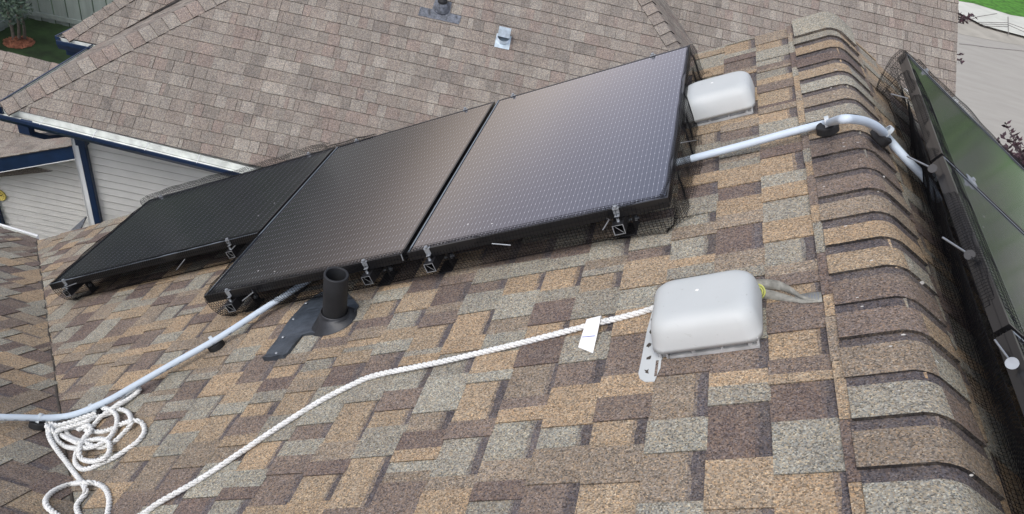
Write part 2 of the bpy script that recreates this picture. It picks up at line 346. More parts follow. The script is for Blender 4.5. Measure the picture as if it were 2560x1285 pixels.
def shingles(mb, polys, v0, E, seed, style='own', flip=False, urange=None, full=.0):
    """mb.map(u,v,h): u along the course, v up-slope. polys convex, in (u,v)."""
    r = random.Random(seed); polys = [ccw(p) for p in polys]
    us = [p[0] for q in polys for p in q]; vs = [p[1] for q in polys for p in q]
    U0, U1, V0, V1 = min(us), max(us), min(vs), max(vs)
    def emit(rect, hfun, colr):
        for cl in polys:
            pc = clip_convex(rect, cl)
            if len(pc) < 3: continue
            a = abs(sum(pc[i][0]*pc[(i+1) % len(pc)][1]-pc[(i+1) % len(pc)][0]*pc[i][1] for i in range(len(pc))))/2
            if a < 1e-6: continue
            k = len(pc); mb.col = colr
            top = [(x, y, hfun(y)) for x, y in pc]; bot = [(x, y, -.004) for x, y in pc]
            mb.add(top, [tuple(range(k))]); mb.col = tuple(c*(.5 if style == 'own' else .25) for c in colr)  # side faces tinted darker: the butt shadow is put into the colour
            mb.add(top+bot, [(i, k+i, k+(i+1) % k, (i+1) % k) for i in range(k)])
    k0 = int(math.floor((V0-v0)/E))-1; k1 = int(math.ceil((V1-v0)/E))+1
    for k in range(k0, k1):
        va = v0+k*E; vb = va+E+.002; u = U0-.3-r.random()*.3; tooth = r.random() < .5
        prevc = None
        rows = r.uniform(-.0015, .0015)
        while u < U1:
            if style == 'own':
                L = r.choice((.07, .09, .11, .125, .14, .165))*r.uniform(.9, 1.1)
                hb, ht, th = .0045, .0012, (.0042 if tooth else 0)
            else:
                L = r.choice((.045, .07, .09, .11, .13, .16))*r.uniform(.9, 1.1); hb, ht, th = .009, .001, (.0016 if tooth else 0)
            if u+L > U0:
                j1, j2 = r.uniform(-.003, .003), r.uniform(-.003, .003)
                wob = r.uniform(-.0018, .0018)+rows
                c1 = (own_color if style == 'own' else nb_color)(r)
                H = lambda y, va=va: th+hb+(ht-hb)*max(0, min(1, (y-va)/E))
                x0, x1 = u, u+L
                def q(a, b, y0, y1, c, s0=0, s1=0): emit([(a+s0, y0), (b+s1, y0), (b+s1, y1), (a+s0, y1)], H, c)
                if style == 'own':
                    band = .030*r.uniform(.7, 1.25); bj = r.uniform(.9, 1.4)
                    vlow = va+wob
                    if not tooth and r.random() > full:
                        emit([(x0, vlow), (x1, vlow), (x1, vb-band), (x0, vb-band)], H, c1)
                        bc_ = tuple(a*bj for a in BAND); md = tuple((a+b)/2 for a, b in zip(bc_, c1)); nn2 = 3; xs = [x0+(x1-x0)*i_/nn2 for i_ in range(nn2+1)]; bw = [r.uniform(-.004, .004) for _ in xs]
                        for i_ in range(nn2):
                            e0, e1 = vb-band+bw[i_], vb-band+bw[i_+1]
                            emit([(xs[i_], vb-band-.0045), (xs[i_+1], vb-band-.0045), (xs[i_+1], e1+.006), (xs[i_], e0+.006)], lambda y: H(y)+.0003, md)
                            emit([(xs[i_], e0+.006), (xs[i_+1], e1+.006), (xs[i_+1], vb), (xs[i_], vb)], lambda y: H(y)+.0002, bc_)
                    elif r.random() < .42:
                        c2 = own_color(r); t = r.uniform(.3, .7); xm = x0+L*t
                        emit([(x0, vlow), (xm, vlow), (xm+j1, vb), (x0, vb)], H, c1); emit([(xm, vlow), (x1, vlow), (x1, vb), (xm+j1, vb)], H, c2)
                    else: emit([(x0, vlow), (x1, vlow), (x1, vb), (x0, vb)], H, c1)
                else:
                    gp = r.choice((.0003, .0008, .0014, .0022)); emit([(x0+gp, va+wob), (x1-gp, va+wob), (x1-gp+j1, vb), (x0+gp+j1, vb)], H, c1)
            u += L; tooth = not tooth if style == 'own' else r.random() < .5
def under(mb, poly, h, c):
    mb.col = c; mb.add([(x, y, h) for x, y in poly], [tuple(range(len(poly)))])
# ================================================================== OUR HOUSE
YR = 3.885                     # far rake
house = thing('house', RL(3, 2, -2.5), 'our house under the camera, roofed in mottled tan, grey and brown shingles', 'house')
# left slope, map u = y (ridge direction), v = -s
mb = MB(lambda u, v, h: RL(-v, u, h))
vy = lambda s: 1.178+.911*(s-2.53)      # valley y for a given s
Sx = 2.53-(1.178+3.2)/.911              # where the valley would reach y=-3.2
polyL = [(-1.0, -.03), (YR, -.03), (YR, -(2.53+(YR-1.178)/.911)), (-1.0, -(2.53+(-1.0-1.178)/.911)-.02)]
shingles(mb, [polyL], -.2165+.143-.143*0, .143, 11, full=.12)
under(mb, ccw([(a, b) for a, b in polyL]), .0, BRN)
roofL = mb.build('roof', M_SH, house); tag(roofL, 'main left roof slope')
# wing slope behind the valley
mb = MB(lambda u, v, h: RW(u, v, h))
def wv(y): return (3.95-y)*math.sqrt(1+KL*KL)
xv = lambda y: -(2.53+(y-1.178)/.911)*cP
polyW = [(-9, 0), (xv(3.95)+.02, 0), (xv(-.9)+.02, wv(-.9)), (-9, wv(-.9))]
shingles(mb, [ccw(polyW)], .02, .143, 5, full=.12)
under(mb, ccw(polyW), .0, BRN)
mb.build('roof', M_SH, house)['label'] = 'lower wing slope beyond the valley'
# valley cut line debris: dark sealed strip
mb = MB(); P = []
for i in range(60):
    y = -.8+i*(YR+.8)/59; s = 2.53+(y-1.178)/.911
    P.append(RL(s, y, .004)+Vector((rnd.uniform(-.004, .004), 0, 0)))
mb.col = (.05, .045, .04); mb.tube(P, .0065, 5)
mb.build('valley_line', M_HOLE, house)
# right slope, u = -y so that v(up) works
mb = MB(lambda u, v, h: RR(-v, -u, h))
polyR = [(-YR, -.02), (1.2, -.02), (1.2, -3.2), (-YR, -3.2)]
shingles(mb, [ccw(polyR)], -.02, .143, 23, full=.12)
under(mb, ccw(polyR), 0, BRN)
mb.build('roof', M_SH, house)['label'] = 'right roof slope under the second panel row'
# ridge caps
mb = MB(); YC0, EC = .9944-.137*6, .1369
rc = random.Random(31)
def cap_sec(y, lift, wl=.197, wr=.125):
    # cross section from left edge over rounded apex to right edge
    out = []
    for s in (wl, .16, .12, .085, .055): out.append(RL(s, y, .0125+lift))
    a = RL(.055, y, .0125+lift); b = RR(.045, y, .010+lift); apex = (a+b)/2+Vector((0, 0, .012))
    for t in (.25, .5, .75): out.append((1-t)**2*a+2*t*(1-t)*(apex+Vector((0, 0, .006)))+t*t*b)
    for s in (.045, .08, .105, wr): out.append(RR(s, y, .010+lift))
    return out
yk = YC0; k = 0
while yk < YR-.02:
    y1 = min(yk+EC, YR+.015); c = own_color(rc); wl = .195+rc.uniform(-.003, .003); wr = .128+rc.uniform(-.004, .004)
    last = y1 >= YR
    jl = rc.uniform(.0, .005)
    yb = y1-.034*rc.uniform(.8, 1.2)
    # far cap overlaps the near one: near edge of each cap is the raised butt
    A = cap_sec(yk, .006+jl, wl, wr); Bm = cap_sec(yb, .0022, wl, wr); B = cap_sec(y1+.004, .0008, wl, wr); A0 = cap_sec(yk, -.008, wl, wr)
    n = len(A)
    c2 = own_color(rc) if rc.random() < .45 else c
    for i in range(n-1):
        mb.col = c if i < n*.55 else c2
        mb.add([A[i], A[i+1], Bm[i+1], Bm[i]], [(0, 1, 2, 3)], True, False)
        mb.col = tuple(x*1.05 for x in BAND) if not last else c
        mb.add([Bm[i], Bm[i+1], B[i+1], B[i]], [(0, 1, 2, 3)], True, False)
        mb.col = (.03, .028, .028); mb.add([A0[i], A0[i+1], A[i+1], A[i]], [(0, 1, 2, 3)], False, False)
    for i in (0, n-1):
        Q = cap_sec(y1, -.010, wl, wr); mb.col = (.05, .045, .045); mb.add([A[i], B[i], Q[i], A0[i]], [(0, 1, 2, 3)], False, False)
    yk = y1; k += 1
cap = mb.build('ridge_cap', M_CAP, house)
# lighter cap lying along the far end
mb = MB(); A = cap_sec(YR-.20, .014, .19, .12); B = cap_sec(YR+.02, .016, .19, .12); C0 = cap_sec(YR-.20, .0, .19, .12); D1 = cap_sec(YR+.02, -.01, .19, .12)
for i in range(len(A)-1):
    mb.col = GRY2
    mb.add([A[i], A[i+1], B[i+1], B[i]], [(0, 1, 2, 3)], True, False); mb.col = (.06, .055, .05)
    mb.add([C0[i], C0[i+1], A[i+1], A[i]], [(0, 1, 2, 3)], False, False); mb.add([B[i], B[i+1], D1[i+1], D1[i]], [(0, 1, 2, 3)], False, False)
mb.build('ridge_cap', M_CAP, house)
mb = MB(RL); rq = random.Random(77); y_ = YC0-.3
while y_ < YR:
    L_ = rq.uniform(.09, .2); c = own_color(rq); mb.col = c; y2 = min(y_+L_, YR+.005); wob = rq.uniform(-.0015, .0015)
    mb.add([(.190, y_+.001, .0135), (.2175+wob, y_+.001, .0125), (.2175+wob, y2-.001, .0125), (.190, y2-.001, .0135)], [(0, 1, 2, 3)])
    mb.col = (.05, .045, .042); mb.add([(.2175+wob, y_+.001, .0125), (.2175+wob, y_+.001, .002), (.2175+wob, y2-.001, .002), (.2175+wob, y2-.001, .0125)], [(0, 1, 2, 3)]); mb.add([(.190, y_, .010), (.2172, y_, .010), (.2172, y_+.004, .010), (.190, y_+.004, .010)], [(0, 1, 2, 3)])
    y_ = y2
    if y2 >= YR: break
mb.build('starter_strip', M_SH, house)
# walls, fascia, gutters of our house
mb = MB()
LX = -2.53*cP
sE = 2.53+(YR-1.178)/.911
zE = RL(sE, 0).z
mb.slab([RL(.12, YR-.03, -.04), RL(sE, YR-.03, -.04), Vector((RL(sE, 0).x, YR-.03, GZ)), Vector((3.2, YR-.03, GZ)), RR(3.1, YR-.03, -.04), RR(.12, YR-.03, -.04)], (0, 1, 0), .1)
mb.build('wall', M_SIDING, house)
mb = MB(); mb.slab([Vector((-9, 3.70, RW(0, 0, 0).z-.05)), Vector((-9, 3.70, GZ)), Vector((RL(sE, 0).x, 3.70, GZ)), Vector((RL(sE, 0).x, 3.70, RW(0, 0, 0).z-.05))], (0, 1, 0), .1)
mb.build('wall', M_SIDING, house)
mb = MB(); mb.slab([RL(0.05, YR-.01, -.02), RL(sE, YR-.01, -.02), RL(sE, YR-.01, -.14), RL(0.05, YR-.01, -.14)], (0, 1, 0), .03); mb.slab([RR(0.1, YR-.02, -.03), RR(3.2, YR-.02, -.03), RR(3.2, YR-.02, -.16), RR(0.1, YR-.02, -.16)], (0, 1, 0), .03)
mb.build('fascia', M_WHITE, house)
def gutter(mbi, mbo, A, B, out, wd=.11, dp=.09, lip=.012):
    """open trough from A to B; out = horizontal unit vector away from the house. inner lining in mbi, painted outside in mbo"""
    up_ = Vector((0, 0, 1)); P = lambda X, o, z: X+out*o+up_*z
    for X, Y in ((A, B),):
        prof = [(0, 0), (0, -dp), (wd*.75, -dp), (wd, -dp*.35), (wd, 0)]
        for (o0, z0), (o1, z1) in zip(prof, prof[1:]):
            mbi.add([P(X, o0+.002, z0+.003), P(Y, o0+.002, z0+.003), P(Y, o1-.003, z1+.003), P(X, o1-.003, z1+.003)], [(0, 1, 2, 3)], False, False)
        prof2 = [(-.004, 0), (-.004, -dp-.004), (wd*.77, -dp-.004), (wd+.004, -dp*.35), (wd+.004, .004), (wd-lip, .006), (wd-lip, -.004)]
        for (o0, z0), (o1, z1) in zip(prof2, prof2[1:]):
            mbo.add([P(X, o0, z0), P(Y, o0, z0), P(Y, o1, z1), P(X, o1, z1)], [(0, 1, 2, 3)], False, False)
        for Q in (A, B): mbo.add([P(Q, -.004, 0), P(Q, -.004, -dp), P(Q, wd*.77, -dp), P(Q, wd+.004, -dp*.35), P(Q, wd+.004, .004)], [(0, 1, 2, 3, 4)], False, False)
gi, go_ = MB(), MB(); zw = OW.z
gutter(gi, go_, Vector((-9, 3.952, zw-.012)), Vector((xv(3.95)-.02, 3.952, zw-.012)), Vector((0, 1, 0)), .045, .05)
g_ = go_.build('gutter', M_WHITE, house); gi.build('gutter_lining', M_GUTIN, g_)
# ================================================================== BOX VENTS
def rrect(a0, b0, a1, b1, r, n=7):
    out = []
    for cx, cy, a in ((a1-r, b0+r, -90), (a1-r, b1-r, 0), (a0+r, b1-r, 90), (a0+r, b0+r, 180)):
        for i in range(n): t = R_(a+90*i/(n-1)); out.append((cx+r*math.cos(t), cy+r*math.sin(t)))
    return out
def box_vent(s0, s1, y0, y1, label, flange):
    o = RL((s0+s1)/2, (y0+y1)/2, 0); t = thing('roof_vent', o, label, 'roof vent', 'grey box vents on the left roof slope')
    mb = MB(RL)
    sec = [(.006, .030, .030), (0, .028, .034), (0, .040, .045), (.003, .065, .045), (.007, .088, .045), (.013, .102, .045), (.022, .112, .045), (.034, .1175, .045), (.05, .119, .04), (.075, .1192, .025)]
    rings = []
    for ins, h, r in sec: rings.append([(a, b, h) for a, b in rrect(s0+ins, y0+ins, s1-ins, y1-ins, min(r, (y1-y0)/2-ins-.004))])
    n = len(rings[0]); vs = [p for q in rings for p in q]; fs = []
    for k in range(len(rings)-1):
        for i in range(n): j = (i+1) % n; fs.append((k*n+i, k*n+n+i, k*n+n+j, k*n+j))
    fs.append(tuple(range((len(rings)-1)*n+n-1, (len(rings)-1)*n-1, -1)))
    # inner wall so that the open underside has a thickness
    mb.add(vs, fs, True); hood = mb.build('hood', M_VENT, t)
    mb = MB(RL); mb.lathe(RL((s0+s1)/2+.01, (y0+y1)/2+.02, .118), NL, [(.0055, -.001), (.005, .0015), (.0001, .002)], 12); mb.build('moulding_dot', M_TAG, hood)
    mb = MB(RL); a0, a1, b0, b1 = s0+.012, s1-.012, y0+.012, y1-.012
    mb.box(a0, b0+.006, .004, a1, b1, .022)
    for k in range(15):
        a = a0+(a1-a0-.01)*k/14
        if k in (0, 1, 5, 9, 13, 14): mb.box(a, b0-.004, .004, a+.010 if k in (1, 9) else a+.006, b0+.012, .034)
    mb.box(a0, b0-.007, .004, a1-.03, b0+.008, .013); mb.build('vent_base', M_VENTB, t)
    mb = MB(RL); mb.box(a0+.012, b0+.02, .022, a1-.012, b1-.02, .05); mb.build('screen', M_DARK, t)
    if flange:
        mb = MB(RL); f0, f1 = s1-.02, s1+.036
        poly = [(f0, 1.53), (f0, y1), (f1-.012, y1), (f1-.004, 1.70), (f1, 1.56), (f1+.002, 1.52), (f1-.004, 1.498), (f1-.018, 1.484), (f0+.012, 1.480)]
        mb.prism(ccw(poly), .006, .0085); fl = mb.build('flange', M_VENT, t)
        for k, y in enumerate((1.745, 1.690, 1.628, 1.575, 1.522)):
            mb = MB(RL); c0 = f1-.016 if k < 3 else f1-.020
            pts = [(c0+rnd.uniform(-.004, .004)*0+rnd.uniform(.002, .011)*math.cos(a_), y+rnd.uniform(.003, .015)*math.sin(a_)) for a_ in [i*math.pi/4 for i in range(8)]]
            mb.prism(ccw(pts), .0085, .0095); mb.build('dark_patch', M_HOLE, fl)  # flat dark patches stand for the holes in the flange
        mb = MB(RL); mb.prism(ccw([(s0+.012, y0+.012), (s0+.026, y0+.016), (s0+.019, y0+.045), (s0+.010, y0+.042)]), .05, .0505)
    return t
box_vent(.366, .650, 1.560, 1.795, 'large pale grey box vent in the foreground with the white rope passing behind it', True)
box_vent(.366, .652, 3.005, 3.235, 'pale grey box vent beside the upper right corner of the panels, the farther of two', False)
# ================================================================== PLUMBING VENT
base = RL(1.925, 2.045, 0)
t = thing('plumbing_vent', base, 'upright black plastic vent pipe with rubber boot and bent flashing in front of the panels', 'vent pipe')
topc = CAM+ray((842, 683))*((base-CAM).dot(fw))          # height of the rim above its foot
hp = max(.12, (topc-base).z)
PR = .0445
HP = .235
mb = MB(); mb.lathe(base, (0, 0, 1), [(PR, -.02), (PR, HP-.002), (PR-.001, HP), (PR-.0075, HP), (PR-.0085, HP-.002), (PR-.0085, .02)], 40); pp = mb.build('pipe', M_BLKP, t)
mb = MB(); mb.lathe(base, (0, 0, 1), [(PR-.0085, .03), (.0005, .028)], 40); mb.build('pipe_interior', M_DARK, pp)
mb = MB()
n = 40; rings = []
for (r, hz, k) in ((.086, .004, 1.0), (.080, .012, .95), (.066, .028, .75), (.057, .040, .45)):
    ring = []
    for i in range(n):
        a = 2*math.pi*i/n; d = Vector((math.cos(a), math.sin(a), 0))*r
        # lie on the slope at the foot, level at the collar
        slope = RL(0, 0, 0); dz = d.x*math.tan(PT)
        ring.append(base+d+Vector((0, 0, dz*k+hz/cP)))
    rings.append(ring)
for hz, r in ((.052, .052), (.058, .052), (.060, .049)): rings.append([base+Vector((math.cos(2*math.pi*i/n)*r, math.sin(2*math.pi*i/n)*r, hz-.0+ (math.cos(2*math.pi*i/n)*r*math.tan(PT)*.18))) for i in range(n)])
vs = [p for q in rings for p in q]; fs = []
for k in range(len(rings)-1):
    for i in range(n): j = (i+1) % n; fs.append((k*n+i, k*n+j, k*n+n+j, k*n+n+i))
mb.add(vs, fs, True, False); mb.build('rubber_boot', M_BOOT, t)
mb = MB(RL)
def wavy(poly, h, amp=.004):
    fine = []
    for i in range(len(poly)):
        a, b = poly[i], poly[(i+1) % len(poly)]; kk = max(1, int(math.hypot(a[0]-b[0], a[1]-b[1])/.02))
        for j in range(kk): fine.append((a[0]+(b[0]-a[0])*j/kk, a[1]+(b[1]-a[1])*j/kk))
    return fine
poly = ccw(wavy([(2.045, 1.850), (2.150, 1.862), (2.162, 2.02), (2.150, 2.22), (2.105, 2.275), (1.98, 2.27), (1.84, 2.12), (1.828, 2.02), (1.93, 1.975), (2.035, 1.985)], 0))
k = len(poly); hh = [.0125+.0035*math.sin(x*55+y*31)+(.010 if y < 1.87 else 0) for x, y in poly]
import mathutils.geometry as mg
# triangulated sheet with gentle ripples
cx_, cy_ = 2.08, 2.06
mb.add([(x, y, h) for (x, y), h in zip(poly, hh)], [tuple(t_) for t_ in mg.tessellate_polygon([[Vector((x, y, 0)) for x, y in poly]])])
mb.add([(x, y, h) for (x, y), h in zip(poly, hh)]+[(x, y, 0) for x, y in poly], [(i, (i+1) % k, k+(i+1) % k, k+i) for i in range(k)])
fl = mb.build('flashing', M_FLASH, t)
for (a, b) in ((2.132, 2.205), (2.138, 2.10), (2.125, 1.985), (2.10, 1.885)):
    mb = MB(RL); mb.lathe(RL(a, b, .0165), NL, [(.0065, -.002), (.005, .001), (.0005, .0022)], 10); mb.build('nail_head', M_ALU, fl)
# ================================================================== SOLAR PANELS
HPN = .1455; PWD, PLN = .9644, 1.409
M_CELL = cell_mat('cells', 60, PWD, PLN, False, (.013, .014, .020), (.96, .88, 1.0), .16, 1.0)
M_CELLR = cell_mat('cells_side', 60, PWD, PLN, False, (.013, .014, .020), (1, 1, 1), .11, .6)
def panel(P00, P10, P11, P01, label, mat, group, W=PWD, L=PLN, swap=False):
    """corners: P00 near/first, P10 along local x, P01 along local y, on the top surface"""
    X = ((P10-P00)+(P11-P01))/2; Y = ((P01-P00)+(P11-P10))/2
    ex = X.normalized(); nz_ = X.cross(Y).normalized(); ey = nz_.cross(ex)
    M = Matrix((ex, ey, nz_)).transposed().to_4x4(); M.translation = P00
    t = thing('solar_panel', P00, label, 'solar panel', group); t.matrix_world = M
    c = [M.inverted() @ p for p in (P00, P10, P11, P01)]
    for q in c: q.z = 0
    def blend(u, v): a = c[0].lerp(c[1], u); b = c[3].lerp(c[2], u); return a.lerp(b, v)
    # frame: four mitred bars
    fw_ = .009; mb = MB(); lo = -.035
    ins = [Vector((q.x, q.y, 0)) for q in c]; ctr = sum(ins, Vector())/4
    inner = []
    for i in range(4):
        a = (ins[(i+1) % 4]-ins[i]).normalized(); b = (ins[i-1]-ins[i]).normalized(); inner.append(ins[i]+(a+b)*fw_)
    for i in range(4):
        j = (i+1) % 4
        V = [ins[i], ins[j], inner[j], inner[i]]
        top = [p+Vector((0, 0, .0)) for p in V]; bot = [p+Vector((0, 0, lo)) for p in V]
        mb.add([tuple(p) for p in top+bot], [(0, 1, 2, 3), (7, 6, 5, 4), (0, 4, 5, 1), (1, 5, 6, 2), (2, 6, 7, 3), (3, 7, 4, 0)])
        # lower return flange with groove, seen from the side
        e = (ins[j]-ins[i]).normalized(); o_ = Vector((e.y, -e.x, 0))
        A, B = ins[i]+o_*.0015, ins[j]+o_*.0015
        mb.add([tuple(A+Vector((0, 0, -.016))), tuple(B+Vector((0, 0, -.016))), tuple(B+Vector((0, 0, -.019))), tuple(A+Vector((0, 0, -.019)))], [(0, 1, 2, 3)])
    mb.build('frame', M_FRAME, t, local=True)
    mb = MB(); V = [p+Vector((0, 0, -.0015)) for p in inner]; mb.add([tuple(p) for p in V]+[tuple(p+Vector((0, 0, -.006))) for p in V], [(0, 1, 2, 3), (7, 6, 5, 4)])
    g = mb.build('glass', mat, t, local=True)
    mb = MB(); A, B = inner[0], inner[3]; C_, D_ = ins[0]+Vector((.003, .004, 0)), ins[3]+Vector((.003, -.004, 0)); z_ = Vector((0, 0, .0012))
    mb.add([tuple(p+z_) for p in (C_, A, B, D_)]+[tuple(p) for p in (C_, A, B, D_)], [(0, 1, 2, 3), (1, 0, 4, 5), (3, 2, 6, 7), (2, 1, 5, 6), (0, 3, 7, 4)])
    mb.build('edge_sheen', M_SHEEN, t, local=True)  # pale strip paints the sky's sheen along one frame edge
    return t
M_SHEEN = simple('frame_edge_sheen', (.20, .235, .27), .4, .2, .1, 4)  # pale tone stands for sky reflected in the black frame
G = .020; s3, y3, y1 = .6254, 2.1948, 2.701
def rp(s0, y0, ds, dy): return RL(s0, y0, HPN), RL(s0+ds, y0, HPN), RL(s0+ds, y0+dy, HPN), RL(s0, y0+dy, HPN)
grpL = 'black panels mounted on the left roof slope'
# local x must run so that x cross y points up: x = +y(ridge) for s axis... use (far->near) order
def panL(s0, y0, label):
    a = RL(s0+PWD, y0, HPN); b = RL(s0, y0, HPN); c = RL(s0, y0+PLN, HPN); d = RL(s0+PWD, y0+PLN, HPN)
    return panel(a, b, c, d, label, M_CELL, grpL)
panL(s3, y3, 'black solar panel nearest the ridge, reflecting bright mauve sky')
panL(s3+PWD+G, y3, 'middle black solar panel between the bright one and the darkest one')
s1 = s3+2*(PWD+G)
# landscape panel: local x (short) along the ridge, local y (long) up-slope... cells wires follow the long side
a = RL(s1, 2.701, HPN); b = RL(s1, 3.612, HPN); c = RL(s1+1.432, 3.628, HPN); d = RL(s1+1.440, 2.701, HPN)
panel(a, b, c, d, 'darkest solar panel lying sideways at the low left end of its row', M_CELL, grpL)
# right row
HR = .172
q0 = [rr(p, HR) for p in ((2262, 128), (2355, 385), (2445, 640), (2533, 823))]
fy = q0[0][1]; gy = q0[1][1]; ny = q0[3][1]
def sl(y):
    pts = [(q0[0][1], q0[0][0]), (q0[1][1], q0[1][0]), (q0[3][1], q0[3][0]-.01)]
    if y > pts[1][0]: (a_, b_), (c_, d_) = pts[0], pts[1]
    else: (a_, b_), (c_, d_) = pts[1], pts[2]
    return b_+(d_-b_)*(y-a_)/(c_-a_)
grpR = 'panels mounted on the right roof slope'
def panR(ya, yb, label):
    a = RR(sl(ya), ya, HR); b = RR(sl(ya)+PLN, ya, HR); c = RR(sl(yb)+PLN, yb, HR); d = RR(sl(yb), yb, HR)
    # short side along y -> local x must be short : order a(near) ... x = along -y? use d->a
    return panel(d, a, b, c, label, M_CELLR, grpR)
panR(gy+.010, fy, 'dark green reflecting solar panel at the far end of the right hand row')
panR(ny+.010, gy-.010, 'dark green reflecting solar panel nearer the camera in the right hand row')
panR(ny-.95, ny-.010, 'solar panel at the lower right corner, mostly hidden by wire mesh')
# ---- rails
def rail(A, B, nrm, label, grp, r=.019):
    """square hollow tube from A (near, visible end) to B"""
    d = (B-A).normalized(); s_ = d.cross(nrm).normalized(); t = thing('mounting_rail', A, label, 'rail', grp)
    def ring(P, k): return [P+s_*k+nrm*k*.95, P-s_*k+nrm*k*.95, P-s_*k-nrm*k*.95, P+s_*k-nrm*k*.95]
    mb = MB(); o0, o1 = ring(A, r), ring(B, r); i0, i1 = ring(A, r-.0028), ring(B, r-.0028)
    V = o0+o1+i0+i1
    fs = [(i, (i+1) % 4, 4+(i+1) % 4, 4+i) for i in range(4)]+[(8+i, 12+i, 12+(i+1) % 4, 8+(i+1) % 4) for i in range(4)]
    mb.add(V, fs, False, False); mb.build('tube', M_BLKM, t)
    mb = MB(); e = -d*.0006; V = [p+e for p in o0+i0]; mb.add(V, [(i, 4+i, 4+(i+1) % 4, (i+1) % 4) for i in range(4)], False, False)
    mb.add([A+s_*.012-nrm*.013+e, A+s_*.015-nrm*.013+e, A-s_*.007+nrm*.012+e, A-s_*.010+nrm*.012+e], [(0, 1, 2, 3)], False, False); mb.build('cut_end', M_ALU, t)
    return t
def clamp(P, out, nrm, parent=None, grp='end clamps holding the panel edges', label=''):
    """end clamp gripping a panel edge at P (on the top surface); out = away from the panel"""
    s_ = out.cross(nrm).normalized(); t = thing('end_clamp', P, label, 'clamp', grp)
    f = lambda a, b, c: P+s_*a*.66+out*b*.62+nrm*c*.62
    mb = MB(f); mb.bbox(-.020, -.012, .0005, .020, .004, .005, .0012); mb.bbox(-.016, .004, -.034, .016, .008, .0045, .001); mb.bbox(-.013, .004, -.038, .013, .026, -.034, .001); mb.build('bracket', M_ALU, t)
    mb = MB(f); mb.lathe(P+out*.0005+nrm*.005, nrm, [(.0075, 0), (.0075, .005), (.006, .007), (.0001, .007)], 6, False); mb.build('bolt', M_ALU, t)
    mb = MB(f); mb.lathe(P+out*.016-nrm*.052, nrm, [(.007, 0), (.008, .010), (.005, .014), (.005, .024)], 10); mb.build('nut', M_ALU, t)
    return t
Yv = Vector((0, 1, 0))
RAILS = [(.797, 2.175, 3.63, 'the brightest panel on its ridge side'), (1.505, 2.175, 3.63, 'the brightest panel on its downhill side'),
         (1.775, 2.175, 3.63, 'the middle panel on its ridge side'), (2.445, 2.175, 3.63, 'the middle panel on its downhill side'),
         (2.775, 2.685, 3.64, 'the darkest panel on its ridge side'), (3.915, 2.685, 3.64, 'the darkest panel at its low corner')]
for s_, a_, b_, lb in RAILS:
    rail(RL(s_, a_-.02, .088), RL(s_, b_, .088), NL, 'square black rail with a bare cut end, under '+lb, 'rails under the left hand panels')
    y_n = 2.1948 if a_ < 2.3 else 2.701; y_f = 3.6038 if a_ < 2.3 else 3.615
    clamp(RL(s_, y_n, HPN), -Yv, NL, label='small metal clamp on the near edge of '+lb)
    clamp(RL(s_, y_f, HPN), Yv, NL, label='small metal clamp on the far edge of '+lb)
    # stand-off foot
    ft = thing('rail_foot', RL(s_, a_+.10, 0), 'black foot and bolt under '+lb, 'rail foot', 'feet under the left hand rails')
    mb = MB(RL); mb.bbox(s_-.03, a_+.06, .006, s_+.03, a_+.15, .014); mb.bbox(s_-.032, a_+.085, .014, s_-.024, a_+.125, .085, .001); mb.build('bracket', M_BLKM, ft)
    mb = MB(RL); mb.tube([RL(s_-.045, a_+.10, .052), RL(s_-.005, a_+.10, .052)], .0045, 8); mb.lathe(RL(s_-.036, a_+.10, .052), RL(1, 0, 0)-RL(0, 0, 0), [(.010, -.003), (.010, .004)], 6, False); mb.build('bolt', M_ALU, ft)
# right row far clamps and mid clamp
for (px, lb) in (((2310, 172), 'far edge of the right hand panel row near its peak corner'),):
    s_, y_ = rr(px, HR); clamp(RR(s_, fy, HR), Yv, NR, label='metal clamp on the '+lb)
s_, y_ = rr((2422, 444), HR)
mc = thing('mid_clamp', RR(s_, gy, HR), 'metal clamp in the gap between the two green reflecting panels', 'clamp')
mb = MB(RR); mb.bbox(s_-.02, gy-.018, HR+.001, s_+.02, gy+.018, HR+.006, .0015); mb.build('plate', M_ALU, mc)
mb = MB(RR); mb.lathe(RR(s_, gy, HR+.006), NR, [(.008, 0), (.008, .007), (.0001, .008)], 6, False); mb.build('bolt', M_ALU, mc)
for s_ in (.35, 1.1):
    rail(RR(s_+.05, .3, HR-.058), RR(s_+.05, fy+.02, HR-.058), NR, 'rail under the right hand panel row'+(', near the ridge' if s_ < .5 else ', lower down'), 'rails under the right hand panels')
